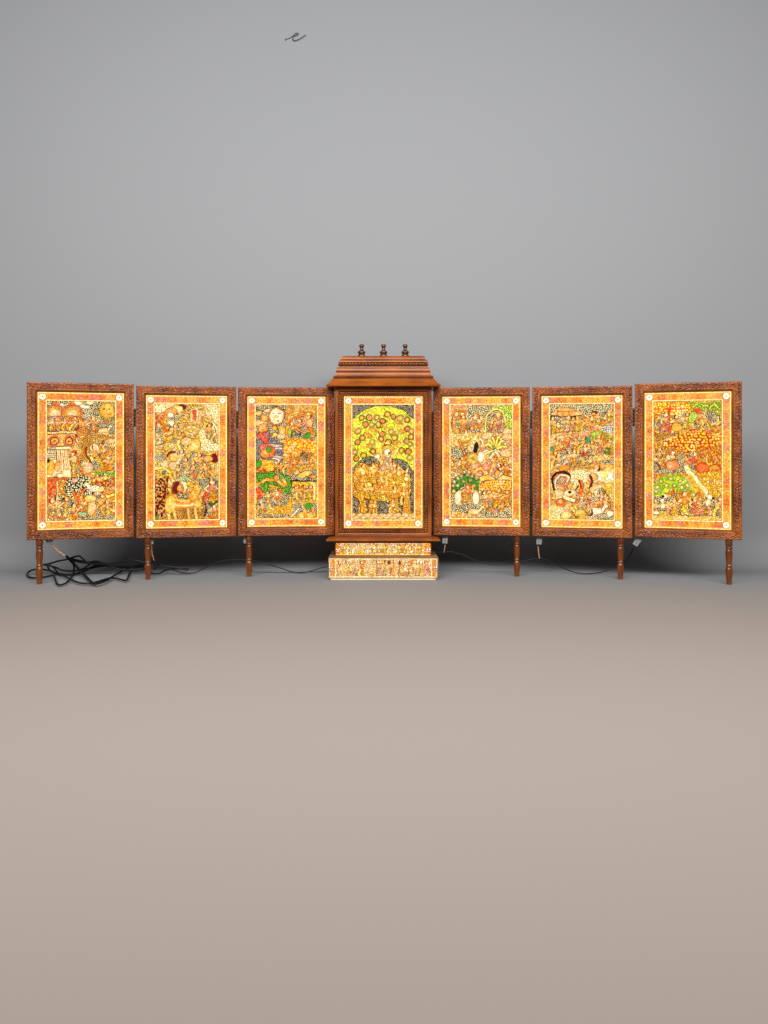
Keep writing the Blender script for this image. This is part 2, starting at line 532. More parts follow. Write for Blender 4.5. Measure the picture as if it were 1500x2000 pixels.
WARM = [LORG, CREAM, ORG, LYEL, PINK, YEL, DORG, CREAM]

def art_sun():           # smiling sun, arches and a pale tree
    a = Art(512, 856, [(190, 205), (1205, 245), (1195, 1790), (185, 1810)], 11); a.border(1)
    a.poly([(150, 150), (1250, 150), (1250, 1850), (150, 1850)], a.mix([ORG, LORG, CREAM, PINK, DORG, LYEL], 40), 0)
    a.poly([(290, 310), (1120, 310), (1120, 560), (290, 500)], a.worms(15, CREAM, BLK, -.1), 0)
    for x, y, w in ((470, 365, 40), (650, 350, 70), (740, 390, 60), (800, 345, 45), (610, 400, 40)):
        a.ell(x, y, w, w*.36, WHITE, 10, 4)
    # arches
    for x, y, r1 in ((395, 470, 110), (590, 480, 120)):
        for k, c in ((1, PINK), (.85, LORG), (.72, YEL), (.55, CREAM)):
            a.ell(x, y, r1*k*1.05, r1*k, c, 0, 4)
        a.poly([(x-40, y-r1+5), (x, y-r1-60), (x+40, y-r1+5)], DORG, 4)
    a.poly([(295, 495), (660, 495), (655, 665), (295, 665)], a.mix([MAG, ORG, CREAM, RED, LYEL, PINK], 30), 4)
    for x in (340, 430, 520, 600): a.fig(x, 660, 150, YEL, PINK)
    # the sun
    for k in range(26):
        t = 2*math.pi*k/26
        a.poly([(1000+78*math.cos(t-.1), 440+78*math.sin(t-.1)), (1000+150*math.cos(t), 440+150*math.sin(t)), (1000+78*math.cos(t+.1), 440+78*math.sin(t+.1))], LYEL, 4)
    a.ell(1000, 440, 88, 82, YEL, 0, 5)
    a.ell(972, 425, 13, 7, INK, 0, 0); a.ell(1030, 425, 13, 7, INK, 0, 0)
    a.line(a.curve([(965, 470), (1000, 485), (1035, 468)]), 6, RED); a.line([(1000, 425), (996, 455)], 5, DORG)
    for x, y in ((700, 560), (770, 600), (840, 570)): a.fig(x, y+120, 190, ORG, DORG, halo=LORG)
    a.poly([(880, 570), (1115, 585), (1110, 720), (900, 690)], a.worms(12, CREAM, BLK, .1), 0)
    a.cow(960, 720, 140, CREAM, 1)
    a.brush([(655, 635), (628, 660), (628, 705), (645, 725)], 22, BRN, 3)
    # wheels
    a.poly([(295, 670), (640, 670), (640, 700), (295, 700)], a.dots(12, 4, DORG, CREAM), 4)
    a.poly([(295, 705), (620, 705), (640, 840), (295, 840)], LORG, 5)
    for x in (385, 555):
        a.ell(x, 782, 70, 66, PINK, 0, 4); a.ell(x, 782, 50, 50, MAR, 0, 0); a.ell(x, 782, 38, 38, YEL, 0, 3)
        for k in range(8):
            t = k*math.pi/4; a.line([(x, 782), (x+36*math.cos(t), 782+36*math.sin(t))], 4, DORG)
        a.ell(x, 782, 10, 10, MAR, 0, 0)
    a.ell(465, 782, 18, 18, YEL, 0, 4)
    # grid and columns
    a.poly([(295, 850), (570, 850), (570, 1200), (295, 1200)], CREAM, 5)
    for k in range(7): a.line([(300+k*17, 855), (300+k*17, 1000)], 5, INK)
    for k in range(6): a.line([(298, 870+k*26), (400, 870+k*26)], 5, INK)
    for k in range(8): a.line([(410+k*20, 890), (410+k*20, 1110)], 8, DORG if k % 2 else BRN)
    a.line([(300, 880), (560, 880)], 8, BRN)
    a.poly([(700, 740), (900, 700), (1110, 760), (1110, 900), (690, 1050)], a.worms(13, LORG, INK, -.2), 0)
    # seated figures
    a.ell(620, 905, 74, 66, LYEL, 0, 4); a.ell(620, 905, 44, 50, CREAM, 0, 3); a.ell(636, 950, 11, 8, BLK, 0, 0)
    a.fig(620, 1150, 260, YEL, CREAM); a.fig(860, 1120, 300, YEL, LORG, halo=WHITE, face=-1)
    a.brush([(760, 865), (738, 900), (770, 970), (800, 1010), (780, 1090)], 18, BRN, 2)
    for x, y, h in ((1010, 1130, 240), (1075, 1110, 210), (950, 1000, 170), (1060, 930, 170)): a.fig(x, y, h, ORG, LORG, face=-1)
    a.cow(1030, 850, 150, CREAM, 1, BRN)
    a.ell(380, 1120, 90, 70, CREAM, 15, 5); a.ell(330, 1080, 50, 90, YEL, 0, 5); a.ell(310, 1005, 26, 24, BLK, 0, 0)
    a.ell(420, 1070, 34, 60, LORG, 10, 4); a.ell(450, 1180, 42, 28, WHITE, 0, 4); a.ell(770, 1090, 60, 60, (236, 214, 186), 0, 4)
    for x in range(300, 560, 28): a.poly([(x, 1200), (x+20, 1200), (x+20, 1230), (x, 1230)], DORG, 3)
    a.poly([(840, 1135), (1100, 1150), (1095, 1200), (850, 1190)], a.worms(12, LGRN, DGRN, 0), 0)
    a.poly([(850, 1200), (1100, 1200), (1095, 1330), (860, 1310)], a.mix([RED, DORG, PINK, ORG], 30), 0)
    for x, y in ((790, 1270), (920, 1240), (990, 1230)): a.fig(x, y+90, 170, RED, YEL)
    # dotted tree
    for x, y, rx, ry in ((620, 1290, 120, 90), (700, 1240, 80, 60), (560, 1370, 50, 60), (770, 1370, 80, 50)):
        a.ell(x, y, rx, ry, a.dots(13, 4.6, CREAM, (20, 38, 34), 9), 0, 4)
    a.ell(620, 1240, 36, 28, PINK, 0, 4)
    a.brush([(640, 1610), (645, 1500), (620, 1400), (600, 1370)], 26, DORG); a.brush([(645, 1480), (680, 1390), (740, 1340)], 20, DORG)
    a.poly([(300, 1230), (420, 1230), (400, 1500), (300, 1520)], a.mix([RED, DORG, ORG, PINK], 26), 0)
    a.cow(850, 1400, 170, WHITE, -1, BRN); a.ell(925, 1340, 26, 40, LYEL, 30, 4)
    for x, y, h, c in ((380, 1680, 240, LYEL), (450, 1690, 290, CREAM), (520, 1680, 260, YEL), (580, 1680, 240, ORG), (790, 1660, 270, YEL), (890, 1640, 250, ORG), (1020, 1670, 210, YEL), (1075, 1670, 180, DORG)):
        a.fig(x, y, h, c, LORG)
    a.brush([(415, 1250), (415, 1360), (405, 1560)], 12, CREAM, 3)
    a.ell(815, 1540, 45, 110, CREAM, 8, 4); a.ell(800, 1450, 70, 40, LYEL, 0, 4)
    a.poly([(650, 1600), (770, 1605), (740, 1660), (660, 1655)], a.worms(12, CREAM, TEAL, 0), 4)
    a.poly([(660, 1670), (1090, 1640), (1090, 1700), (660, 1700)], a.worms(12, CREAM, BLK, 0), 0)
    a.poly([(295, 1640), (420, 1640), (640, 1700), (295, 1705)], a.mix([PINK, ORG, BLK, CREAM], 24), 0)
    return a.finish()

def art_bull():          # cream field, decorated bull
    a = Art(512, 856, [(135, 240), (1085, 265), (1080, 1770), (150, 1775)], 22); a.border(2)
    a.poly([(100, 200), (1130, 200), (1130, 1800), (100, 1800)], a.mix([LORG, CREAM, LYEL, CREAM, ORG, CREAM, YEL], 42), 0)
    for pts in ([(830, 340), (985, 340), (985, 700), (900, 640), (840, 460)], [(230, 340), (480, 340), (330, 440), (240, 440)], [(760, 650), (985, 650), (985, 900), (780, 880)]):
        a.poly(pts, a.dots(10.5, 2.6, INK, CREAM, 8), 0)
    a.poly([(240, 450), (360, 440), (340, 640), (240, 660)], a.mix([DORG, PINK, CREAM, ORG], 26), 0)
    for x, y in ((470, 510), (300, 650), (450, 760), (300, 960), (1, 1), (700, 940), (620, 960)):
        a.ell(x, y, 62, 46, a.worms(12, CREAM, BLK, -.1), 0, 0)
    a.brush([(245, 440), (265, 520), (245, 720)], 6, MAR, 0)
    # big head at top, crown
    a.ell(560, 385, 50, 30, MAR, 10, 0); a.ell(500, 410, 60, 40, LYEL, 0, 5); a.ell(430, 440, 70, 46, LORG, -15, 4)
    a.ell(430, 575, 40, 36, WHITE, 0, 4); a.ell(420, 475, 34, 28, WHITE, 0, 4)
    for k, c in ((0, LORG), (18, CREAM), (36, LORG), (52, CREAM)):
        a.poly([(640+k*.8, 420), (790-k*.8, 420), (780-k*.8, 590-k), (645+k*.8, 590-k)], c, 4)
    a.poly([(680, 425), (722, 420), (722, 530), (690, 535)], RED, 4)
    a.brush([(800, 520), (850, 500), (900, 590)], 16, ORG); a.ell(890, 590, 28, 16, INK, 40, 0)
    a.brush([(855, 400), (900, 520), (960, 600)], 8, LORG, 3)
    for x, y, h, c in ((380, 780, 220, YEL), (490, 760, 190, YEL), (300, 860, 160, CREAM), (560, 860, 200, LYEL), (870, 760, 180, CREAM), (930, 800, 160, LORG)):
        a.fig(x, y, h, c, LORG)
    a.ell(690, 840, 60, 100, LYEL, 35, 4); a.ell(610, 780, 60, 50, CREAM, 0, 4); a.ell(690, 915, 100, 22, YEL, -18, 4)
    a.brush([(385, 950), (420, 905), (480, 905), (515, 960), (530, 1010)], 20, MAR, 0)
    a.ell(465, 960, 50, 46, LYEL, 20, 4)
    a.ell(365, 1040, 50, 50, CREAM, 0, 4); a.ell(470, 1060, 65, 46, CREAM, 20, 4)
    for x, y, h, c in ((560, 1080, 220, CREAM), (690, 1060, 180, ORG), (800, 1140, 240, LORG), (520, 1200, 160, ORG), (680, 1230, 240, PINK), (850, 1200, 180, LORG), (620, 1160, 200, CREAM)):
        a.fig(x, y, h, c, LORG, face=-1)
    a.ell(930, 980, 44, 56, MAR, 0, 0); a.ell(860, 980, 60, 36, LORG, 0, 4); a.line([(970, 890), (975, 1050)], 10, RED)
    a.brush([(245, 1090), (340, 1080), (420, 1130)], 26, LYEL); a.ell(345, 1140, 18, 18, TEAL, 0, 3)
    a.ell(590, 1210, 66, 36, a.worms(12, CREAM, DGRN, 0), 0, 0)
    a.poly([(240, 1180), (400, 1180), (400, 1660), (240, 1670)], a.mix([LORG, DORG, CREAM, ORG, MAG, INK], 24), 0)
    a.brush([(260, 1640), (300, 1500), (350, 1400), (380, 1290)], 12, MAR, 2)
    a.poly([(740, 1210), (980, 1200), (985, 1360), (760, 1340)], a.worms(12, CREAM, BLK, .1), 0)
    a.poly([(360, 1560), (840, 1540), (820, 1680), (380, 1680)], a.worms(12, LORG, INK, .0), 0)
    # bull
    for x in (410, 480, 640, 720): a.brush([(x, 1500), (x-12, 1590), (x+8, 1670)], 30, LORG, 3)
    a.ell(560, 1450, 200, 100, LORG, 0, 6); a.ell(430, 1500, 60, 110, LYEL, 10, 5)
    for k in range(3): a.line(a.curve([(480, 1440+k*30), (580, 1462+k*30), (690, 1435+k*30)]), 12, (YEL, DORG, CREAM)[k])
    a.poly([(500, 1375), (650, 1370), (640, 1440), (510, 1440)], a.dots(9, 3, CREAM, INK, 12), 4)
    a.brush([(680, 1420), (705, 1370), (725, 1340)], 90, ORG); a.ell(735, 1310, 44, 36, LYEL, 0, 5); a.ell(750, 1305, 7, 7, BLK, 0, 0)
    a.brush([(700, 1280), (670, 1300), (640, 1290)], 12, YEL); a.ell(740, 1500, 40, 40, LYEL, 0, 5)
    # rider
    for k in range(13):
        t = R(100+k*15); a.line([(510, 1310), (510+72*math.cos(t), 1310+78*math.sin(t))], 14, MAR)
    a.ell(575, 1300, 44, 60, WHITE, 0, 3); a.ell(540, 1320, 44, 50, ORG, 0, 4); a.ell(556, 1308, 8, 7, BLK, 0, 0)
    for x, y, h, c in ((840, 1520, 210, PINK), (920, 1480, 270, ORG), (900, 1670, 200, DORG), (960, 1660, 210, ORG)):
        a.fig(x, y, h, c, RED if c == PINK else PINK)
    a.ell(965, 1470, 26, 14, DGRN, 0, 3); a.ell(900, 1500, 40, 12, DGRN, -15, 3)
    a.brush([(820, 1640), (840, 1560), (820, 1490)], 14, (40, 40, 70), 3)
    a.poly([(240, 1640), (300, 1600), (280, 1690)], GRN, 4)
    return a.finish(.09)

def art_moon():          # pale moon, green river
    a = Art(512, 856, [(165, 210), (1125, 210), (1115, 1815), (170, 1815)], 33); a.border(3)
    a.poly([(120, 150), (1180, 150), (1180, 1850), (120, 1850)], a.mix([LORG, YEL, ORG, LYEL, LORG], 36), 0)
    a.poly([(265, 320), (640, 320), (640, 900), (600, 1020), (265, 1000)], a.worms(14, CREAM, BLK, .15), 0)
    for x, y, w, c in ((300, 420, 46, LYEL), (330, 540, 80, CREAM), (410, 390, 40, CREAM), (580, 700, 60, CREAM), (610, 770, 60, LYEL)):
        a.ell(x, y, w, w*.5, c, -10, 4)
    a.ell(523, 455, 100, 108, ORG, 0, 4); a.ell(523, 455, 86, 96, WHITE, 0, 4)
    for x in (485, 560): a.ell(x, 415, 14, 7, PUR, 0, 0)
    a.line(a.curve([(480, 500), (525, 520), (565, 500)]), 5, ORG); a.ell(520, 460, 30, 24, LYEL, 0, 0); a.ell(535, 525, 14, 7, PUR, 0, 0)
    a.ell(375, 480, 46, 46, ORG, 0, 5); a.ell(382, 482, 27, 27, LYEL, 0, 0)
    for x, y, r in ((500, 595, 30), (590, 628, 46), (500, 683, 25), (497, 745, 13)): a.ell(x, y, r, r, YEL, 0, 5)
    # right top: tree, couple, pool
    a.poly([(645, 320), (1020, 320), (1020, 520), (820, 520), (650, 600)], a.mix([LORG, YEL, CREAM, ORG], 24, .2), 0)
    a.poly([(690, 560), (880, 520), (900, 640), (930, 720), (700, 720)], a.worms(12, CREAM, (24, 24, 40), .2), 0)
    a.brush([(650, 760), (660, 560), (700, 430), (800, 410)], 26, ORG); a.brush([(665, 560), (740, 480), (860, 440)], 18, DORG)
    a.fig(780, 700, 220, (60, 60, 80), DORG); a.fig(960, 740, 330, ORG, LORG, face=-1, halo=ORG); a.fig(740, 700, 170, TEAL, ORG)
    a.ell(895, 700, 60, 26, GRN, -35, 4); a.ell(680, 655, 22, 60, LGRN, 0, 5)
    a.brush([(780, 610), (850, 650), (930, 640)], 16, ORG); a.brush([(840, 540), (870, 480), (880, 600)], 18, PINK)
    a.line([(860, 755), (1025, 750)], 8, CREAM)
    # orange dotted trees
    for x, y, rx, ry in ((700, 840, 120, 100), (840, 800, 120, 70), (950, 860, 110, 110), (640, 880, 70, 70)):
        a.ell(x, y, rx, ry, a.dots(17, 7.4, LORG, DORG, 14, YEL), 0, 4)
    a.brush([(690, 1190), (700, 1050), (690, 940)], 26, DORG)
    a.ell(880, 940, 90, 44, a.worms(12, LORG, BLK, .2), 0, 0)
    # left: red figure and river
    a.poly([(270, 740), (420, 690), (620, 800), (590, 1000), (270, 1010)], a.worms(13, (210, 200, 190), (30, 26, 46), .25), 0)
    for x, y, w in ((510, 815, 90), (550, 850, 60), (540, 960, 80), (520, 985, 56)): a.ell(x, y, w, w*.18, (214, 205, 200), 5, 3)
    a.ell(360, 600, 60, 60, ORG, 0, 5); a.poly([(280, 690), (330, 650), (440, 730), (400, 800), (340, 750)], RED, 5); a.ell(400, 690, 50, 34, (150, 90, 110), 30, 4)
    a.ell(390, 850, 80, 56, MAG, 0, 4); a.ell(430, 900, 80, 70, DORG, 0, 5); a.ell(380, 920, 60, 50, ORG, 0, 4); a.ell(430, 870, 30, 26, GRN, 0, 3)
    a.poly([(300, 980), (460, 1000), (490, 1120), (440, 1180), (330, 1060)], a.mix([ORG, YEL, LORG], 40, .03), 5)
    a.ell(305, 1040, 40, 40, GRN, 0, 4)
    a.poly([(270, 1090), (330, 1080), (440, 1180), (400, 1230)], a.mix([RED, DORG, LORG], 24), 4)
    a.poly([(270, 1150), (520, 1130), (700, 1200), (710, 1400), (640, 1430), (560, 1330), (400, 1270), (270, 1290)], a.dots(11, 3, LGRN, DGRN, 15), 5)
    a.brush([(280, 1290), (380, 1250), (500, 1240), (600, 1300), (640, 1290), (600, 1240)], 34, ORG); a.ell(520, 1215, 30, 40, ORG, 0, 4)
    a.ell(385, 1330, 62, 56, a.dots(10, 3, LGRN, DGRN, 16), 0, 5)
    a.poly([(285, 1330), (320, 1330), (370, 1430), (290, 1490)], RED, 5)
    a.poly([(380, 1390), (560, 1340), (680, 1440), (650, 1560), (400, 1560), (290, 1520)], a.worms(13, CREAM, BLK, .15), 0)
    a.fig(490, 1560, 220, YEL, LYEL); a.fig(430, 1540, 170, ORG, YEL); a.fig(550, 1510, 170, PINK, CREAM, face=-1)
    a.fig(310, 1690, 200, ORG, YEL); a.fig(360, 1690, 180, YEL, ORG)
    # centre right figures
    for x, y, h, c in ((520, 1150, 130, RED), (580, 1180, 170, GRN), (640, 1160, 160, YEL), (760, 1100, 160, LORG), (850, 1100, 160, YEL), (930, 1090, 160, LORG)): a.fig(x, y, h, c, ORG)
    a.poly([(700, 1140), (1020, 1100), (1020, 1250), (700, 1250)], a.worms(13, CREAM, BLK, .1), 0)
    a.ell(870, 1170, 90, 30, LYEL, -20, 4); a.ell(770, 1150, 40, 26, YEL, 0, 4); a.ell(960, 1200, 44, 24, ORG, 0, 5)
    a.line([(700, 1250), (1020, 1250)], 14, BLK)
    a.poly([(710, 1260), (1020, 1260), (1020, 1500), (700, 1500)], a.mix([YEL, LYEL, LORG, YEL], 34, .12), 4)
    for x in range(740, 980, 60): a.fig(x, 1480, 180, YEL, ORG)
    a.line([(975, 1290), (975, 1480)], 14, CREAM)
    a.poly([(720, 1530), (1020, 1530), (1020, 1660), (700, 1680)], a.worms(13, CREAM, BLK, 0), 0)
    for x in (830, 930): a.ell(x, 1680, 60, 40, LYEL, 0, 5)
    a.brush([(710, 1690), (760, 1630), (800, 1600)], 16, WHITE); a.brush([(870, 1690), (870, 1610), (840, 1570)], 34, ORG); a.brush([(980, 1690), (960, 1600)], 28, ORG)
    a.ell(910, 1560, 46, 34, GRN, -20, 5)
    a.poly([(275, 1660), (680, 1660), (680, 1700), (275, 1700)], a.worms(14, CREAM, BLK, 0), 0)
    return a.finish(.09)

def art_tree():          # lime tree of flowers over a composite elephant
    a = Art(512, 856, [(155, 492), (765, 492), (760, 1530), (160, 1530)], 44); a.border(4)
    s = .5
    a.poly([(130, 450), (800, 450), (800, 1560), (130, 1560)], a.worms(11, CREAM, (16, 14, 30), .5), 0)
    t = [(220, 1060), (220, 720), (240, 660), (300, 605), (390, 575), (460, 568), (530, 575), (620, 610), (680, 665), (700, 720), (700, 1070), (640, 1010), (560, 985), (450, 990), (350, 965), (270, 1010)]
    a.poly(a.curve(t+[t[0]]), a.mix([LIME, (236, 234, 104), (240, 228, 100), LIME, (214, 222, 84)], 44, .02, 2, 10), 4, DGRN)
    a.ell(330, 640, 60, 34, LIME, -20, 0); a.ell(620, 700, 60, 60, (214, 232, 90), 0, 0)
    for x0, y0, x1, y1 in ((450, 1020, 330, 760), (455, 1000, 400, 720), (460, 980, 480, 700), (470, 990, 560, 720), (475, 1000, 640, 700), (470, 1010, 660, 800), (450, 1020, 290, 840), (480, 1000, 620, 860)):
        a.brush([(x0, y0), ((x0*1.2+x1*.8)/2, (y0+y1)/2+20), (x1, y1)], 13, LYEL if x1 % 3 else LORG, 1.5)
    for x, y in ((340, 800), (390, 760), (540, 790), (610, 770), (580, 700), (360, 880), (560, 860), (430, 720)):
        a.ell(x, y, 34, 16, a.mix([LORG, LYEL, ORG], 20), s.__hash__() % 60-30+x % 50, 2)
    fl = [(295, 662), (350, 662), (410, 660), (492, 632), (538, 655), (590, 663), (645, 677), (322, 713), (368, 716), (422, 716), (458, 688), (265, 768), (298, 820), (262, 855), (242, 932), (308, 960), (252, 980), (375, 853), (380, 925), (452, 790), (522, 770), (546, 818), (648, 748), (675, 768), (675, 812), (638, 845), (668, 870), (600, 920), (652, 925), (665, 978), (445, 828), (500, 855)]
    for i, (x, y) in enumerate(fl):
        a.flower(x, y, 23, (ORG, LORG, DORG, ORG)[i % 4], (LYEL, PINK, CREAM)[i % 3], (GRN, DGRN, LGRN)[i % 3])
    # elephant built of figures
    el = a.mix([(250, 190, 80), (246, 176, 66), (248, 186, 84), ORG, (251, 200, 100), LORG], 30, .02, 2, 10)
    for x0, x1 in ((270, 330), (350, 415), (510, 580), (610, 670)):
        a.poly([(x0, 1200), (x1, 1200), (x1-4, 1330), (x1+6, 1420), (x0-8, 1420), (x0+4, 1330)], el, 4)
    a.brush([(250, 1130), (240, 1240), (300, 1310), (310, 1390)], 46, el, 4)
    a.ell(455, 1170, 218, 150, el, 0, 5); a.ell(310, 1130, 84, 110, el, 0, 5)
    for x, y, h, c in ((310, 1180, 150, LORG), (380, 1190, 170, YEL), (450, 1200, 190, LORG), (520, 1190, 180, PINK), (590, 1200, 170, YEL), (640, 1230, 140, LORG), (320, 1300, 120, YEL), (390, 1310, 140, YEL), (470, 1330, 140, LYEL), (540, 1300, 130, ORG), (620, 1340, 130, PINK), (380, 1420, 110, ORG), (540, 1420, 120, LORG)):
        a.fig(x, y, h, (250, 186, 96) if c == PINK else c, LORG if c != LORG else (252, 206, 110), ground=False)
    for x, y in ((290, 1075), (370, 1060), (500, 1065), (540, 1170), (350, 1190), (620, 1190)): a.ell(x, y, 13, 13, LYEL, 0, 0)
    a.fig(480, 1090, 240, (240, 190, 150), (250, 224, 200), ground=False); a.ell(495, 905, 40, 28, YEL, 0, 4); a.ell(490, 930, 22, 26, WHITE, 0, 3); a.ell(503, 940, 8, 10, BLK, 0, 0)
    a.ell(415, 965, 20, 20, (250, 220, 214), 0, 3)
    # scalloped ground
    for j, y in enumerate((1440, 1465, 1485)):
        for x in range(225, 700, 58): a.ell(x+j*29 % 58, y, 34, 28, CREAM, 0, 3, (110, 90, 40))
    a.poly([(215, 1470), (695, 1470), (695, 1490), (215, 1490)], a.dots(9, 2.6, GRN, CREAM, 4), 0)
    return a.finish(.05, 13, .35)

def art_chariot():       # pale field, chariot wheel, palm, green tree
    a = Art(512, 856, [(170, 212), (1122, 212), (1112, 1780), (172, 1775)], 55); a.border(5)
    a.poly([(120, 150), (1180, 150), (1180, 1850), (120, 1850)], a.mix([CREAM, LORG, CREAM, LYEL, LORG, CREAM, PINK], 44, .10), 0)
    a.poly([(270, 320), (480, 320), (470, 400), (270, 380)], a.mix([PINK, CREAM, LORG], 24), 0)
    a.poly([(450, 330), (780, 330), (690, 600), (560, 660), (450, 600), (480, 440)], a.worms(15, CREAM, BLK, -.1), 0)
    for x, y, r_ in ((345, 430, 60), (420, 420, 44), (310, 540, 50)): 
        for k in (1, .72, .45): a.ell(x, y, r_*k, r_*k, (LORG, CREAM, ORG)[int(k*3) % 3], 0, 4)
    for x, y, h, c in ((340, 660, 220, LORG), (430, 640, 210, ORG), (530, 620, 190, PINK), (600, 600, 200, ORG), (570, 560, 150, PINK)): a.fig(x, y, h, c, LORG)
    a.poly([(770, 330), (1015, 325), (1015, 600), (930, 640), (930, 400)], a.dots(11, 4, LYEL, GRN, 8), 0)
    # arch
    ar = [(690, 640), (705, 500), (740, 410), (820, 370), (900, 400), (935, 500), (930, 650)]
    a.poly(a.curve(ar), a.worms(14, CREAM, (30, 24, 50), .0), 4)
    a.line(a.curve([(660, 590)]+ar), 26, INK); a.line(a.curve([(660, 590)]+ar), 18, LYEL)
    a.fig(820, 640, 230, ORG, PINK, halo=LORG); a.fig(760, 620, 150, DORG, LORG); a.fig(890, 600, 140, RED, LORG)
    a.poly([(275, 660), (640, 660), (620, 820), (275, 800)], a.mix([LORG, LYEL, CREAM], 30, .16), 0)
    a.poly([(275, 830), (480, 830), (470, 1010), (275, 1000)], a.worms(15, CREAM, BLK, .0), 0)
    for x, y in ((960, 640), (960, 700), (720, 690)): a.ell(x, y, 60, 44, CREAM, 0, 4)
    # chariot
    a.line([(380, 740), (520, 1090)], 30, INK); a.line([(380, 740), (520, 1090)], 18, ORG)
    a.line([(310, 840), (520, 725)], 18, INK); a.line([(310, 840), (520, 725)], 8, LORG)
    for k in range(5): a.line([(395+k*26, 800+k*60), (480+k*18, 760+k*60)], 10, BRN)
    a.line([(500, 1090), (600, 1020)], 16, PINK)
    a.ell(545, 820, 70, 70, LYEL, 0, 5); a.ell(580, 830, 30, 70, BLK, 12, 0); a.ell(520, 830, 40, 50, CREAM, 0, 4); a.ell(540, 830, 10, 8, BLK, 0, 0)
    a.ell(545, 960, 72, 72, CREAM, 0, 5); a.ell(545, 960, 60, 60, LYEL, 0, 4)
    for k in range(10):
        t = k*math.pi/5; a.line([(545, 960), (545+56*math.cos(t), 960+56*math.sin(t))], 5, GRN if k % 2 else ORG)
    a.ell(545, 960, 16, 16, DORG, 0, 4)
    a.ell(640, 940, 44, 60, WHITE, 0, 3)
    # palm
    a.brush([(790, 1000), (820, 930), (825, 820), (815, 720)], 30, ORG, 4)
    for k in range(10): a.line([(795, 960-k*24), (850, 955-k*24)], 5, BRN)
    for dx, dy in ((-120, -70), (-90, -130), (-40, -160), (40, -170), (100, -120), (130, -50), (130, 60), (-130, 40), (-60, 90), (80, 130)):
        a.brush([(818, 860), (818+dx*.6, 850+dy*.75), (818+dx, 870+dy)], 26, (LYEL if dy < 0 else CREAM), 5)
        a.line([(818, 860), (818+dx*.9, 868+dy*.9)], 4, GRN)
    a.ell(900, 970, 80, 34, a.dots(12, 4, INK, LORG, 6), 0, 4); a.ell(940, 900, 66, 40, CREAM, 0, 4)
    a.poly([(840, 1020), (940, 1030), (930, 1120), (830, 1120)], a.mix([MAR, PINK, CREAM], 22), 0)
    for x, y, h, c in ((370, 1120, 160, ORG), (440, 1110, 170, YEL), (310, 1100, 150, LORG), (940, 1200, 200, ORG)): a.fig(x, y, h, c, ORG)
    # reclining figure
    a.poly([(600, 1040), (720, 1010), (760, 1120), (600, 1130), (500, 1120)], a.mix([PINK, LORG, PINK], 26), 0)
    a.brush([(570, 1120), (640, 1080), (700, 1150), (620, 1230), (560, 1270)], 40, LORG, 6); a.brush([(650, 1200), (740, 1190), (800, 1240)], 56, LORG, 6); a.ell(710, 1060, 56, 46, PINK, 0, 5)
    a.brush([(850, 1230), (900, 1190), (1000, 1200)], 40, LORG, 5); a.ell(840, 1130, 30, 30, LORG, 0, 5)
    a.poly([(570, 1270), (760, 1220), (1010, 1220), (1010, 1340), (620, 1350)], a.dots(16, 4.5, BRN, LORG, 5), 4)
    # green tree
    g = [(275, 1380), (275, 1270), (330, 1190), (430, 1140), (540, 1140), (610, 1200), (615, 1370), (560, 1360), (540, 1290), (470, 1250), (400, 1320), (340, 1380)]
    a.poly(g, a.mix([GRN, (60, 150, 60), DGRN, (90, 160, 60)], 24, .1), 4)
    for x, y in ((318, 1240), (365, 1195), (410, 1165), (478, 1155), (535, 1165), (585, 1190), (300, 1290), (360, 1280), (425, 1235), (515, 1220), (315, 1352), (560, 1290), (595, 1360)):
        a.ell(x, y, 25, 25, DGRN, 0, 0); a.ell(x, y, 20, 20, CREAM, 0, 0); a.ell(x, y, 14, 14, PINK, 0, 3)
    a.ell(380, 1430, 56, 90, WHITE, 0, 4); a.ell(570, 1430, 56, 90, WHITE, 0, 4); a.fig(475, 1510, 270, LYEL, PINK, halo=YEL); a.ell(470, 1440, 60, 80, YEL, 0, 4)
    a.poly([(275, 1400), (330, 1400), (330, 1520), (600, 1500), (640, 1560), (470, 1620), (275, 1590)], a.worms(15, CREAM, BLK, .0), 0)
    a.ell(470, 1430, 70, 80, LYEL, 0, 4); a.ell(360, 1430, 40, 80, WHITE, 0, 4); a.ell(580, 1430, 40, 80, WHITE, 0, 4); a.fig(470, 1490, 230, LORG, PINK)
    for x, y, h, c in ((680, 1540, 200, LORG), (750, 1550, 220, PINK), (820, 1560, 220, YEL), (890, 1550, 230, ORG), (960, 1540, 210, LORG), (720, 1620, 150, ORG), (880, 1630, 150, LORG)): a.fig(x, y, h, c, ORG, face=-1)
    a.poly([(640, 1560), (700, 1590), (850, 1620), (1005, 1560), (1005, 1690), (650, 1690)], a.worms(15, CREAM, BLK, -.05), 0)
    a.cow(560, 1660, 170, CREAM, 1); a.poly([(275, 1600), (440, 1610), (420, 1690), (275, 1690)], a.mix([LORG, ORG, CREAM], 30), 0)
    return a.finish(.08)

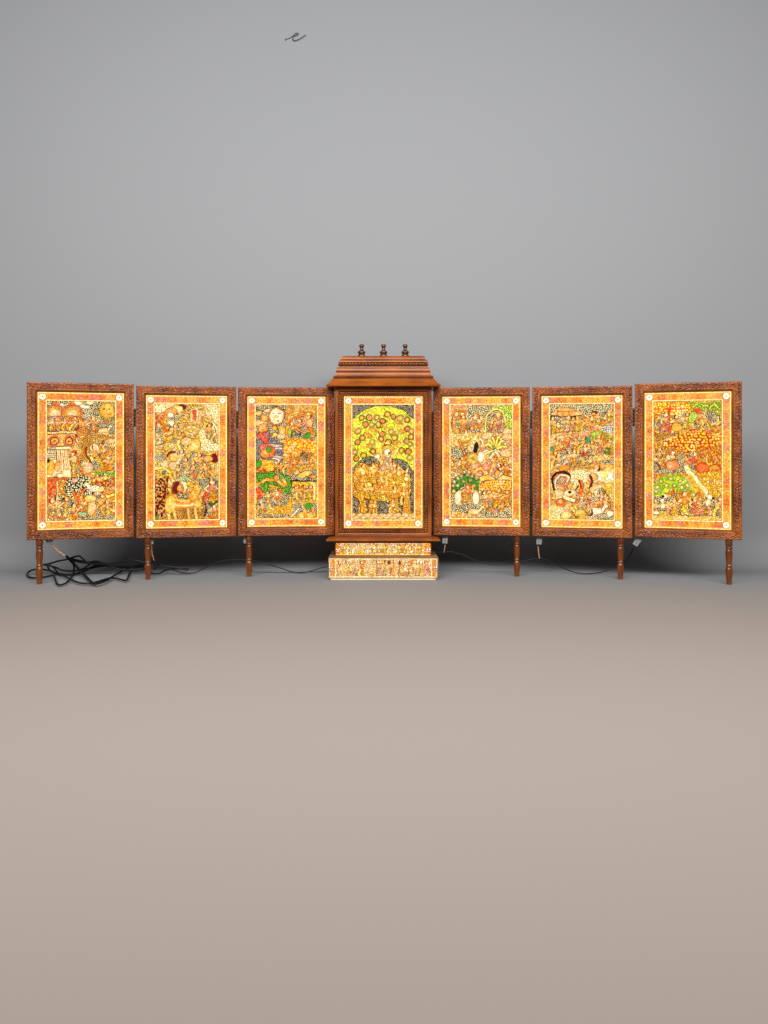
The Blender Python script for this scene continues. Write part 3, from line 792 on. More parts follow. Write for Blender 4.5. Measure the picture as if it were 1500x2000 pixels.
def art_elephant():      # elephant head with coiled trunk, red and green figures
    a = Art(512, 856, [(160, 208), (1142, 208), (1130, 1798), (160, 1780)], 66); a.border(6)
    a.poly([(110, 150), (1200, 150), (1200, 1850), (110, 1850)], a.mix([LORG, LYEL, CREAM, LORG, CREAM, PINK], 40, .10), 0)
    a.poly([(255, 315), (1030, 315), (1030, 420), (720, 520), (560, 600), (255, 600)], a.worms(15, CREAM, BLK, -.15), 0)
    for x in (330, 400, 470, 540, 610): a.ell(x, 425, 48, 34, LORG, 0, 6)
    a.ell(460, 375, 110, 24, LORG, 5, 5); a.line(a.curve([(285, 450), (400, 462), (640, 448)]), 14, INK)
    a.ell(800, 425, 38, 28, MAR, -10, 0)
    for x, y, h, c in ((320, 660, 210, YEL), (390, 650, 190, LORG), (470, 640, 190, CREAM), (540, 640, 180, PINK), (610, 640, 190, YEL), (690, 620, 180, LORG), (780, 570, 160, LORG), (850, 560, 150, YEL), (920, 550, 160, ORG), (990, 530, 150, YEL)): a.fig(x, y, h, c, LORG)
    a.poly([(900, 570), (1030, 570), (1030, 660), (890, 640)], a.worms(14, WHITE, BLK, -.2), 0)
    a.poly([(780, 650), (840, 635), (900, 640), (1025, 700), (1020, 940), (960, 900), (800, 880), (740, 820), (700, 790), (680, 730)], a.mix([LGRN, LORG, GRN, LIME, ORG], 26, .14), 0)
    a.ell(830, 670, 70, 34, LGRN, 0, 4); a.ell(710, 745, 46, 44, TEAL, 0, 4); a.ell(640, 830, 60, 34, a.worms(13, CREAM, TEAL, 0), 0, 3)
    a.ell(310, 850, 46, 40, TEAL, 0, 4)
    a.poly([(260, 690), (440, 690), (440, 800), (260, 800)], a.mix([WHITE, CREAM, PINK, LYEL], 26), 0)
    a.ell(440, 800, 54, 50, RED, 0, 4); a.ell(525, 780, 30, 60, (222, 80, 60), 0, 4)
    a.poly([(590, 850), (640, 850), (690, 940), (720, 990), (670, 1080), (620, 1000)], a.mix([RED, (222, 84, 64), MAG], 22, .1), 4)
    for x, y, h, c in ((350, 880, 170, LORG), (430, 900, 180, PINK), (560, 900, 200, ORG), (660, 880, 180, YEL), (870, 900, 230, PINK), (800, 930, 180, LORG), (950, 920, 190, GRN), (320, 1080, 220, LORG), (400, 1080, 230, CREAM), (480, 1090, 230, PINK), (560, 1060, 220, ORG), (640, 1090, 200, LORG), (740, 1080, 200, LORG), (700, 940, 160, RED)): a.fig(x, y, h, c, LORG)
    a.ell(440, 1080, 64, 46, ORG, 0, 4)
    a.poly([(860, 980), (1030, 980), (1030, 1060), (900, 1080)], a.worms(14, CREAM, BLK, 0), 0)
    a.brush([(880, 1030), (860, 1070), (850, 1110)], 24, MAR, 0); a.ell(960, 1080, 80, 50, YEL, 0, 4); a.ell(900, 1050, 44, 36, LORG, 0, 4)
    a.poly([(820, 1120), (1030, 1100), (1030, 1260), (830, 1230)], a.mix([WHITE, CREAM, WHITE, LYEL], 50, .04), 0)
    a.ell(790, 1180, 54, 40, LORG, 20, 4); a.ell(610, 1190, 110, 90, a.dots(11, 2.8, INK, CREAM, 9), 0, 0)
    # elephant head
    a.brush([(320, 1330), (290, 1230), (330, 1150), (420, 1120), (490, 1150), (500, 1200)], 32, INK, 0)
    a.ell(410, 1210, 96, 84, PINK, 0, 6); a.ell(400, 1215, 60, 50, a.worms(13, CREAM, MAR, 0), 0, 4)
    a.brush([(345, 1330), (330, 1250), (370, 1160), (440, 1150), (490, 1190), (470, 1240)], 24, CREAM, 5)
    a.ell(370, 1400, 74, 66, CREAM, 0, 7); a.poly([(320, 1360), (340, 1440), (280, 1450)], LORG, 7)
    a.brush([(430, 1400), (470, 1345), (560, 1340), (610, 1290)], 16, INK, 0); a.ell(500, 1370, 70, 36, CREAM, -10, 7); a.ell(505, 1362, 18, 15, BLK, 0, 0)
    a.brush([(440, 1420), (560, 1460), (640, 1440)], 46, CREAM, 6)
    a.ell(390, 1490, 62, 58, DORG, 0, 5); a.ell(395, 1470, 30, 36, LORG, 0, 5)
    a.brush([(640, 1230), (650, 1310), (630, 1400)], 30, DORG, 5); a.brush([(610, 1220), (640, 1290)], 16, MAR, 0)
    a.brush([(755, 1160), (770, 1240), (740, 1310)], 28, MAR, 0)
    a.ell(850, 1320, 110, 56, CREAM, -10, 4); a.ell(860, 1370, 60, 50, WHITE, 0, 4); a.ell(970, 1290, 50, 40, LYEL, 0, 4)
    a.poly([(900, 1300), (1030, 1280), (1030, 1480), (960, 1460)], a.mix([YEL, LORG, LYEL], 24, .18), 0)
    a.poly([(700, 1400), (840, 1400), (820, 1480), (700, 1480)], a.worms(14, CREAM, INK, -.2), 0)
    for x, y, h, c in ((890, 1500, 200, PINK), (950, 1560, 180, YEL), (720, 1520, 160, PINK), (600, 1500, 130, LORG), (880, 1600, 180, ORG), (660, 1600, 170, LORG)): a.fig(x, y, h, c, PINK)
    a.poly([(255, 1520), (420, 1540), (420, 1690), (255, 1690)], a.mix([CREAM, LYEL, (226, 236, 170), CREAM], 36, .06), 0)
    a.ell(460, 1640, 70, 44, LYEL, 0, 4); a.ell(640, 1640, 80, 46, YEL, 0, 4); a.line([(600, 1560), (690, 1530)], 12, TEAL)
    a.cow(830, 1660, 190, WHITE, 1); a.cow(620, 1660, 160, LYEL, -1)
    a.brush([(770, 1580), (770, 1620), (745, 1640)], 22, BLK, 0); a.brush([(560, 1640), (590, 1660), (610, 1655)], 12, BLK, 0)
    a.poly([(830, 1620), (1030, 1600), (1030, 1700), (830, 1690)], a.worms(14, CREAM, BLK, -.1), 0); a.ell(980, 1620, 40, 40, WHITE, 0, 4)
    return a.finish(.08)

def art_grove():         # yellow grove, lime tree, row of standing figures
    a = Art(512, 856, [(148, 235), (1145, 198), (1148, 1775), (160, 1755)], 77); a.border(7)
    a.poly([(100, 150), (1200, 150), (1200, 1850), (100, 1850)], a.mix([YEL, ORG, LORG, LYEL, YEL, PINK], 34, .12), 0)
    for x, y, rx, ry in ((350, 400, 120, 80), (560, 430, 120, 90), (700, 400, 90, 80), (960, 700, 90, 90), (330, 690, 90, 60)):
        a.ell(x, y, rx, ry, a.dots(15, 5.8, LYEL, (190, 96, 20), 6, YEL), 0, 0)
    a.poly([(640, 330), (1030, 310), (1030, 600), (980, 580), (960, 480), (820, 440), (700, 380)], a.mix([LGRN, YEL, GRN, LYEL, LGRN], 22, .16), 0)
    for x in (700, 800, 900): a.brush([(x, 420), (x+40, 360), (x+110, 390)], 18, LGRN, 3)
    a.brush([(440, 660), (436, 540), (430, 420)], 20, RED, 3)
    for k in range(7):
        t = R(200+k*23); a.brush([(435, 430), (435+60*math.cos(t), 430+40*math.sin(t))], 10, RED, 0)
    a.poly([(840, 480), (1020, 480), (1025, 640), (850, 660)], a.worms(13, PINK, BLK, .1), 0)
    for x, y, h, c in ((310, 650, 190, YEL), (370, 680, 240, PINK), (520, 680, 210, YEL), (620, 640, 200, LYEL), (760, 620, 230, LORG), (910, 680, 270, PINK), (970, 660, 210, ORG), (860, 640, 170, YEL)): a.fig(x, y, h, c, ORG if c != ORG else YEL)
    a.ell(530, 620, 60, 46, YEL, 0, 5); a.ell(710, 500, 46, 70, a.worms(12, LYEL, GRN, 0), 20, 4); a.ell(780, 430, 34, 28, RED, 0, 4)
    for pts in ([(255, 690), (560, 680), (480, 790), (255, 780)],): a.poly(pts, a.worms(13, LORG, INK, -.1), 0)
    for x, y, rx, ry in ((600, 760, 130, 70), (760, 700, 130, 70), (880, 800, 120, 80), (470, 800, 110, 60), (690, 850, 110, 60)):
        a.ell(x, y, rx, ry, a.dots(17, 6.6, LORG, (150, 66, 14), 10, YEL), 0, 0)
    a.poly([(255, 860), (440, 840), (620, 900), (560, 1140), (255, 1160)], a.mix([ORG, PINK, LORG, DORG, YEL, LORG], 24, .10), 0)
    a.poly([(560, 910), (780, 900), (790, 1010), (700, 1120), (420, 1150), (255, 1140), (255, 1100), (500, 1060)], a.worms(13, CREAM, BLK, .05), 0)
    for x, y, h, c in ((330, 1040, 190, ORG), (480, 1040, 190, ORG), (700, 1110, 220, MAG), (650, 1050, 160, PINK), (290, 1080, 150, PUR)): a.fig(x, y, h, c, RED if c == MAG else LORG)
    a.ell(480, 1050, 76, 50, (244, 150, 90), 0, 5); a.ell(430, 960, 26, 30, (214, 226, 170), 0, 4)
    a.poly([(760, 830), (1040, 820), (1030, 1120), (820, 1120), (740, 1040)], a.mix([DORG, ORG, LORG, YEL, LORG], 22, .10), 0)
    a.ell(830, 1070, 80, 50, (228, 96, 30), 0, 6); a.brush([(820, 830), (900, 900), (910, 980)], 18, DORG, 4); a.brush([(880, 920), (870, 1000), (900, 1040)], 14, YEL, 3); a.ell(960, 1070, 70, 30, ORG, 0, 5)
    # light ray / path
    a.poly([(690, 1130), (1040, 1120), (1040, 1430), (890, 1410), (740, 1260), (680, 1180)], a.mix([YEL, LORG, ORG, LYEL], 26, .16), 0)
    a.poly([(600, 1040), (660, 1040), (760, 1180), (890, 1330), (860, 1400), (720, 1230), (630, 1120)], a.mix([CREAM, LYEL, WHITE], 40, .04), 3)
    a.poly([(560, 1180), (690, 1150), (860, 1370), (760, 1380), (640, 1300)], a.mix([YEL, LYEL, LORG], 24, .16), 0)
    # lime tree
    g = [(262, 1400), (262, 1290), (330, 1200), (440, 1160), (560, 1165), (650, 1220), (700, 1310), (700, 1430), (620, 1380), (540, 1330), (430, 1350), (350, 1390)]
    a.poly(a.curve(g+[g[0]]), a.mix([LGRN, (150, 200, 50), LIME, (120, 180, 44)], 34, .04), 4, GRN)
    for x, y in ((350, 1228), (460, 1200), (575, 1222), (315, 1296), (412, 1280), (503, 1275), (590, 1303), (648, 1272), (297, 1345), (655, 1342), (470, 1330)):
        a.ell(x, y, 27, 27, DGRN, 0, 0); a.ell(x, y, 22, 22, LORG, 0, 0); a.ell(x, y, 13, 13, CREAM, 0, 3)
    a.poly([(262, 1400), (560, 1380), (700, 1420), (1035, 1410), (1035, 1640), (262, 1640)], a.worms(13, CREAM, INK, .0), 0)
    a.brush([(490, 1540), (500, 1420), (480, 1340)], 22, DORG); a.brush([(500, 1420), (530, 1350)], 16, DORG)
    a.brush([(860, 1600), (860, 1450), (880, 1380)], 22, DORG)
    for x, y, h, c, t in ((310, 1620, 190, PINK, CREAM), (390, 1630, 260, YEL, WHITE), (460, 1600, 180, PINK, LORG), (540, 1620, 270, YEL, LORG), (630, 1630, 300, LYEL, ORG), (770, 1600, 260, PINK, MAG), (870, 1600, 200, YEL, ORG), (920, 1620, 250, ORG, WHITE), (990, 1620, 230, YEL, PINK)):
        a.fig(x, y, h, c, t)
    a.ell(390, 1400, 34, 28, WHITE, 0, 3); a.ell(370, 1400, 18, 16, BLK, 0, 0); a.ell(905, 1400, 30, 30, WHITE, 0, 3); a.ell(950, 1410, 14, 14, BLK, 0, 0); a.ell(300, 1590, 30, 18, WHITE, 0, 3)
    for j in range(2):
        for x in range(280, 1040, 70): a.ell(x+j*35, 1640+j*22, 40, 20, LYEL, 0, 3, (140, 110, 40))
    return a.finish(.08)

def art_strip(upper):
    if upper:
        a = Art(640, 96, [(165, 115), (1325, 115), (1325, 285), (165, 285)], 88)
        a.poly([(100, 60), (1400, 60), (1400, 330), (100, 330)], a.mix([LYEL, CREAM, LORG, CREAM, WHITE], 36, .14), 0)
        a.poly([(165, 110), (235, 110), (235, 270), (165, 270)], a.mix([ORG, LORG, DORG], 20, .08), 0)
        a.poly([(1250, 110), (1325, 110), (1325, 270), (1250, 270)], a.mix([ORG, LORG, DORG], 20, .08), 0)
        for x in range(250, 1250, 95): a.ell(x, 150, 44, 30, a.worms(11, WHITE, INK, -.3), 0, 0)
        cols = (WHITE, LYEL, YEL, LYEL, CREAM, YEL, LORG, CREAM)
        for i, x in enumerate(range(270, 1250, 62)):
            a.ell(x, 200, 36, 34, cols[i % 8], 0, 3)
            a.fig(x, 258, 130, cols[(i*3+1) % 8], cols[(i*5+2) % 8], face=1 if i % 2 else -1)
        a.line([(165, 118), (1325, 118)], 6, DORG); a.line([(165, 268), (1325, 268)], 7, ORG); a.line([(165, 280), (1325, 280)], 14, LORG)
        for x in range(200, 1320, 62): a.ell(x, 266, 7, 7, INK, 0, 0)
        return a.finish(.10, 12)
    a = Art(640, 128, [(66, 318), (1392, 318), (1392, 556), (66, 556)], 99)
    a.poly([(0, 250), (1450, 250), (1450, 620), (0, 620)], a.mix([LORG, LYEL, CREAM, ORG, YEL], 34, .16), 0)
    a.poly([(140, 320), (1320, 320), (1320, 420), (140, 420)], a.worms(10, CREAM, BRN, -.5), 0)
    cols = (YEL, CREAM, LORG, ORG, LORG, DORG, YEL, CREAM, ORG, YEL, PINK)
    for i, x in enumerate(range(180, 1310, 52)):
        a.fig(x, 535+(i*37 % 14), 190+(i*53 % 30), cols[i % 11], cols[(i*4+3) % 11], face=1 if i % 2 else -1)
    a.ell(805, 370, 20, 26, MAR, 0, 0); a.ell(930, 375, 18, 24, MAR, 0, 0)
    for x0, x1 in ((66, 138), (1326, 1392)):
        a.poly([(x0, 318), (x1, 318), (x1, 556), (x0, 556)], a.mix([(222, 150, 66), (200, 120, 44), (236, 176, 90)], 20, .06), 0)
    for x in (145, 1318): a.line([(x, 318), (x, 556)], 12, CREAM)
    a.line([(66, 322), (1392, 322)], 14, CREAM); a.line([(66, 550), (1392, 550)], 14, CREAM)
    a.line([(70, 318), (70, 556)], 10, CREAM); a.line([(1388, 318), (1388, 556)], 10, CREAM)
    return a.finish(.10, 11)

def paint_sheet(name, lin, w, h, material=None):
    """a thin painted sheet, centred on x, standing on z=0, front at y=0; colours are vertex paint"""
    ny, nx = lin.shape[:2]
    xs = np.linspace(-w/2, w/2, nx); zs = np.linspace(h, 0, ny)
    XX, ZZ = np.meshgrid(xs, zs)
    V = np.stack([XX, np.zeros_like(XX), ZZ], -1).reshape(-1, 3)
    n = nx*ny
    idx = np.arange(n).reshape(ny, nx)
    q = np.stack([idx[1:, :-1], idx[1:, 1:], idx[:-1, 1:], idx[:-1, :-1]], -1).reshape(-1, 4)
    t = .0025
    B = np.array([(-w/2, t, 0), (w/2, t, 0), (w/2, t, h), (-w/2, t, h)])
    V = np.vstack([V, B])
    a, b, c, d = n, n+1, n+2, n+3
    top = idx[0]; bot = idx[-1]
    extra = [(a, d, c, b)]
    me = bpy.data.meshes.new(name)
    extra += [(int(bot[0]), a, b, int(bot[-1])), (int(top[-1]), c, d, int(top[0])), (int(top[0]), d, a, int(bot[0])), (int(bot[-1]), b, c, int(top[-1]))]
    loops = np.concatenate([q.ravel(), np.array(extra).ravel()]).astype(np.int32)
    nf = len(q)+len(extra)
    me.vertices.add(len(V)); me.vertices.foreach_set('co', V.astype(np.float32).ravel())
    me.loops.add(len(loops)); me.loops.foreach_set('vertex_index', loops)
    me.polygons.add(nf)
    me.polygons.foreach_set('loop_start', (np.arange(nf)*4).astype(np.int32))
    me.update(calc_edges=True); me.validate()
    ca = me.color_attributes.new('paint', 'FLOAT_COLOR', 'POINT')
    C = np.ones((len(V), 4), np.float32)
    C[:n, :3] = lin.reshape(-1, 3)
    C[n:, :3] = (.3, .2, .1)
    ca.data.foreach_set('color', C.ravel())
    me.materials.append(material or M_PAINT)
    return me

# ------------------------------------------------------------------ carved frames
def band_noise(nx, ny, lx, ly, seed):
    rng = np.random.default_rng(seed)
    g = np.fft.rfft2(rng.normal(size=(ny, nx)))
    fx = np.fft.rfftfreq(nx)[None, :]*lx; fy = np.fft.fftfreq(ny)[:, None]*ly
    r_ = np.hypot(fx, fy)
    g *= np.exp(-((r_-1)/.42)**2)
    n = np.fft.irfft2(g, s=(ny, nx))
    return n/n.std()

def sstep(a, b, x):
    t = np.clip((x-a)/(b-a), 0, 1)
    return t*t*(3-2*t)

def carve(seed):
    """leaf-and-scroll relief over the flat of the frame: height in metres as a function of (s,t)"""
    step = .0006
    nz = band_noise(1024, 64, 15, 11, seed)
    nz2 = band_noise(1024, 64, 8, 6, seed+1)
    def f(s, t):
        i = (s/step).astype(int) % 1024; j = (t/step).astype(int) % 64
        per = .044
        k = np.floor(s/per); ds = s-(k+.5)*per
        sgn = np.where(k.astype(int) % 2 == 0, 1., -1.)
        dt = t-.0115-sgn*.0022
        rr = np.hypot(ds, dt*1.25); th = np.arctan2(dt*sgn, ds)
        spiral = np.cos(th*2-rr*2*math.pi/.0085)
        leaf = np.cos((ds*.9+sgn*dt*1.6)*2*math.pi/.0095)
        w = np.clip(1-rr/.011, 0, 1)
        stem = np.exp(-((t-.0115-.0042*np.sin(2*math.pi*s/(2*per)))/.0016)**2)
        z = .95*spiral*(w > .05)+.75*leaf*(w <= .05)+.42*nz[j, i]+.16*nz2[j, i]+1.0*stem
        z = np.clip(z, -1.3, 1.5)
        return .00135*z*sstep(.0022, .0042, t)*(1-sstep(.0188, .0205, t))
    return f

def beads(b):
    def f(s, t):
        per = .0069
        ds = (s/per-np.floor(s/per)-.5)*per
        dt = t-.0172
        q = 1-(ds/.0027)**2-(dt/.0046)**2
        z = .0046*np.sqrt(np.clip(q, 0, 1))
        groove = -.0052*((np.abs(dt) < .0050))
        return z+groove
    return f

def frame_mesh(name, material, W, Hh, b, depth, sheet, prof, relief, ds=.0011, nt=30, back=True):
    """four mitred rails round a recessed sheet; front at y=0, back at y=depth"""
    mb = MB()
    corners = [((-W/2, 0), (1, 0), (0, 1), W, 0.0), ((W/2, 0), (0, 1), (-1, 0), Hh, .31), ((W/2, Hh), (-1, 0), (0, -1), W, .83), ((-W/2, Hh), (0, -1), (1, 0), Hh, 1.17)]
    for (p, al, inn, L, so) in corners:
        ns = int(L/ds)
        u = np.linspace(0, 1, ns+1)
        tt = np.concatenate([[0, 0], np.linspace(0, b, nt), [b]])
        T, U_ = np.meshgrid(tt, u, indexing='ij')
        S = T+(L-2*T)*U_
        y = np.interp(T, prof[0], prof[1])-relief(S+so, T)
        y[0, :] = depth; y[1, :] = prof[1][0]+.0006; y[-1, :] = sheet+.001
        T2 = T.copy(); 
        x = p[0]+al[0]*S+inn[0]*T2; z = p[1]+al[1]*S+inn[1]*T2
        v = np.stack([x, y, z], -1).reshape(-1, 3)
        uv = np.stack([S+so, T+so*.7], -1).reshape(-1, 2)
        nr, nc = T.shape
        idx = np.arange(nr*nc).reshape(nr, nc)
        q = np.stack([idx[:-1, :-1], idx[:-1, 1:], idx[1:, 1:], idx[1:, :-1]], -1).reshape(-1, 4)
        mb.add(v, q.tolist(), uv)
    if back:
        mb.add([(-W/2, depth, 0), (W/2, depth, 0), (W/2, depth, Hh), (-W/2, depth, Hh)], [(0, 3, 2, 1)])
    return mb.mesh(name, material, True, 62)

# ------------------------------------------------------------------ the place: floor and backdrop
def studio(name, side):
    m, nt, b = mat(name)
    b.inputs['Roughness'].default_value = .75
    b.inputs['Specular IOR Level'].default_value = .25
    geo = nt.nodes.new('ShaderNodeNewGeometry')
    sx = nt.nodes.new('ShaderNodeSeparateXYZ')
    nt.links.new(geo.outputs['Position'], sx.inputs[0])
    nz = nt.nodes.new('ShaderNodeTexNoise'); nz.inputs['Scale'].default_value = 2.2; nz.inputs['Detail'].default_value = 3
    nt.links.new(geo.outputs['Position'], nz.inputs['Vector'])
    ad = nt.nodes.new('ShaderNodeMath'); ad.operation = 'MULTIPLY_ADD'; ad.inputs[1].default_value = .08
    nt.links.new(nz.outputs['Fac'], ad.inputs[0]); nt.links.new(sx.outputs['Y'], ad.inputs[2])
    cr = nt.nodes.new('ShaderNodeMapRange')
    cr.inputs['From Min'].default_value = 1.98; cr.inputs['From Max'].default_value = 2.58
    nt.links.new(ad.outputs[0], cr.inputs['Value'])
    mx = nt.nodes.new('ShaderNodeMix'); mx.data_type = 'RGBA'
    mx.inputs['A'].default_value = FLOOR_COL+(1,); mx.inputs['B'].default_value = WALL_COL+(1,)
    nt.links.new(cr.outputs['Result'], mx.inputs['Factor'])
    n2 = nt.nodes.new('ShaderNodeTexNoise'); n2.inputs['Scale'].default_value = 420; n2.inputs['Detail'].default_value = 3
    nt.links.new(geo.outputs['Position'], n2.inputs['Vector'])
    hs = nt.nodes.new('ShaderNodeHueSaturation')
    mr = nt.nodes.new('ShaderNodeMapRange'); mr.inputs['To Min'].default_value = .985; mr.inputs['To Max'].default_value = 1.015
    nt.links.new(n2.outputs['Fac'], mr.inputs['Value']); nt.links.new(mr.outputs['Result'], hs.inputs['Value'])
    nt.links.new(mx.outputs['Result'], hs.inputs['Color'])
    nt.links.new(hs.outputs['Color'], b.inputs['Base Color'])
    bp = nt.nodes.new('ShaderNodeBump'); bp.inputs['Strength'].default_value = .05; bp.inputs['Distance'].default_value = .001
    nt.links.new(n2.outputs['Fac'], bp.inputs['Height']); nt.links.new(bp.outputs['Normal'], b.inputs['Normal'])
    return m
FLOOR_COL = (.219, .185, .163)
WALL_COL = (.21, .21, .213)
M_STUDIO = studio('studio_paper', 0)

YF, YW, RC = 2.62, 2.74, .12
mb = MB()
mb.add([(-4, -1.2, 0), (4, -1.2, 0), (4, YF, 0), (-4, YF, 0)], [(0, 1, 2, 3)])
tag(obj('floor', mb, M_STUDIO), 'warm beige grey studio floor in front of the painted screen', 'floor', kind='structure')
mb = MB()
pr = [(YF+RC*math.sin(a), RC*(1-math.cos(a))) for a in np.linspace(0, math.pi/2, 14)]+[(YW, 4.0)]
v = []
for y, z in pr: v += [(-4, y, z), (4, y, z)]
mb.add(v, [(2*i, 2*i+1, 2*i+3, 2*i+2) for i in range(len(pr)-1)])
tag(obj('backdrop', mb, M_STUDIO, angle=180), 'plain grey studio backdrop curving up behind the screen', 'backdrop', kind='structure')

# ------------------------------------------------------------------ the folding shrine
OY = 2.49
root = bpy.data.objects.new('folding_shrine', None); COL.objects.link(root)
root.location = (0, OY, 0); root.empty_display_size = .1
tag(root, 'carved wooden folding shrine with seven glowing painted panels standing on turned legs', 'folding screen')

WW, WH, WB, WD, WS = .2905, .450, .0278, .026, .0085
prof_w = ([0, .0012, .0030, .0195, .0212, .0226, .0240, WB], [.0012, .0002, 0, 0, -.0004, .0004, .0030, WS-.0005])
ME_WING = frame_mesh('folding_wing', M_FRAME, WW, WH, WB, WD, WS, prof_w, carve(5))
ME_WING_B = frame_mesh('folding_wing', M_FRAME, WW, WH, WB, WD, WS, prof_w, carve(9))

LEGL = .124
def leg_mesh(L):
    m = MB()
    pf = [(0, .0096), (.13, .0096), (.145, .0082), (.160, .0078), (.172, .0094), (.188, .0101), (.204, .0094), (.216, .0076), (.232, .0080), (.255, .0093), (.30, .0098), (.36, .0097), (.43, .0090), (.50, .0080), (.545, .0073), (.562, .0076), (.574, .0090), (.588, .0094), (.602, .0086), (.612, .0072), (.63, .0078), (.655, .0092), (.69, .0098), (.76, .0095), (.86, .0083), (.97, .0068), (.985, .0069), (1.0, .0064)]
    m.lathe([(r_, L*(1-f)) for f, r_ in reversed(pf)], 24)
    return m.mesh('leg', M_TURN, True, 50)

def hinge_mesh():
    m = MB()
    for k in range(5): m.lathe([(.0026, k*.0106), (.003, k*.0106+.0008), (.003, k*.0106+.0096), (.0026, k*.0106+.0104)], 12)
    m.box(-.0028, .0028, .0012, .0036, .002, .051)
    return m.mesh('hinge', M_BRASS, True, 40)
ME_HINGE = hinge_mesh()

def plate_mesh():
    m = MB()
    m.box(-.0085, .0085, -.0015, .0015, -.011, .014, .0012)
    return m
ME_PLATE = plate_mesh()
ME_PLATE.lathe([(.0015, 0), (.0015, .0006)], 12) if False else None
mp_ = ME_PLATE.mesh('switch_plate', M_PLATE, True, 40)
def hole_mesh():
    m = MB(); m.lathe([(.0013, 0), (.0013, .0009)], 12)
    V = m.v[0]; m.v[0] = np.stack([V[:, 0], -.0015-V[:, 2], V[:, 1]], -1); m.f = [tuple(reversed(q)) for q in m.f]
    return m.mesh('screw', M_BRASS, True, 40)
ME_SCREW = hole_mesh()

# (left end, right end in plan), art, leg side, leg inset, extra lift, label, wing mesh
wings = [
    ((-1.0150, 2.340), (-.7350, 2.423), art_sun, -1, .0320, .004, 'wing painted with a smiling sun, arches and two chariot wheels', ME_WING),
    ((-.7315, 2.428), (-.4435, 2.482), art_bull, -1, .0325, 0, 'wing painted with a decorated bull on a pale cream field', ME_WING_B),
    ((-.4395, 2.486), (-.1520, 2.512), art_moon, -1, .0320, 0, 'wing painted with a round white moon and a green winding river', ME_WING),
    ((.1500, 2.512), (.4400, 2.487), art_chariot, 1, .0375, 0, 'wing painted with a round yellow wheel, a palm and a green tree', ME_WING_B),
    ((.4460, 2.485), (.7330, 2.430), art_elephant, 1, .0325, 0, 'wing painted with an elephant head lifting a dark curled trunk', ME_WING),
    ((.7375, 2.425), (1.0130, 2.332), art_grove, 1, .0330, .005, 'wing painted with a yellow grove and a lime green tree', ME_WING_B),
]
wing_objs = []
for (p0, p1, art, ls, li, lift, lab, me) in wings:
    mx, my = (p0[0]+p1[0])/2, (p0[1]+p1[1])/2
    ang = math.atan2(p1[1]-p0[1], p1[0]-p0[0])
    w = link('folding_wing', me, root, (mx, my-OY, LEGL+lift), (0, 0, ang))
    w['label'] = lab
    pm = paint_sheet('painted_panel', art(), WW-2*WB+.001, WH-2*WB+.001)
    link('painted_panel', pm, w, (0, WS, WB-.0005))
    lx = ls*(WW/2-li)
    link('leg', leg_mesh(LEGL+lift), w, (lx, .0130, -(LEGL+lift)), (0, 0, .4*lx*10))
    wing_objs.append(w)

def world_to(w, p):
    M = Matrix.Translation(root.location) @ Matrix.Translation(w.location) @ Matrix.Rotation(w.rotation_euler[2], 4, 'Z')
    return M.inverted() @ Vector(p)

# hinges sit in the gaps: two per joint, carried by the wing on the left of the joint (outer right ones by the right wing)
gap = .0023
for i, w in enumerate(wing_objs):
    side = 1 if i < 3 else -1
    for z in (.325, .062):
        link('hinge', ME_HINGE, w, (side*(WW/2+gap+.0010), .0035, z), (0, 0, 0))

# switch plates hanging behind the lower rails, and the leads soldered to them
def plate(w, px, py, rot, d, hole=True):
    p = world_to(w, at(px, py, d)); 
    o = link('switch_plate', mp_, w, (p.x, .0175, p.z), (0, R(rot), 0))
    if hole:
        M = Matrix.Rotation(R(rot), 4, 'Y')
        q = M @ Vector((0, 0, -.002))
        link('screw', ME_SCREW, w, (p.x+q.x, .0175, p.z+q.z), (0, R(rot), 0))
    return o
plate(wing_objs[3], 869, 1056, 4, 2.51)
plate(wing_objs[4], 1053, 1057.5, 3, 2.485)
plate(wing_objs[5], 1243.5, 1060, 32, 2.43)
plate(wing_objs[0], 94, 1055, -38, 2.36, False)
plate(wing_objs[1], 293.5, 1056.5, -6, 2.45, False)
plate(wing_objs[2], 481, 1055, 3, 2.50, False)

def lead(w, pts, rad=.0009):
    P = [world_to(w, p) for p in pts]
    a = MB(); b = MB()
    L = []; Rr = []
    n = 16
    for k in range(n+1):
        f = k/n*(len(P)-1); i = min(int(f), len(P)-2); t = f-i
        p = P[i].lerp(P[i+1], t)
        c = Vector((math.cos(k*1.3), math.sin(k*1.3), 0))*rad*1.0
        L.append(p+c); Rr.append(p-c)
    a.tube(L, rad, 6, 2)
    o = obj('lead_wire', a, M_COPPER, w)
    b.tube(Rr, rad, 6, 2)
    o2 = obj('lead_wire', b, M_CREAMW, w)
lead(wing_objs[3], [at(869, 1065, 2.53), at(868.5, 1072, 2.535), at(867, 1079, 2.54)])
lead(wing_objs[4], [at(1051, 1067, 2.51), at(1052, 1079, 2.52), at(1053.5, 1090, 2.53)], .0011)
lead(wing_objs[0], [at(100, 1062, 2.385), at(112, 1075, 2.40), at(126, 1084.5, 2.41)], .0011)
lead(wing_objs[1], [at(296, 1066, 2.47), at(296.5, 1080, 2.475), at(301, 1094.5, 2.48)], .0009)

# carved rosette boss on the left rail of the last wing
m = MB()
for k in range(8):
    a_ = 2*math.pi*k/8
    m.ellipsoid((.0055*math.cos(a_), -.001, .0055*math.sin(a_)), (.003, .0022, .003), None, 8, 5)
m.ellipsoid((0, -.002, 0), (.0036, .0032, .0036), None, 10, 6)
obj('rosette_boss', m, M_TURN, wing_objs[5], (-WW/2+.0115, .0, .205))

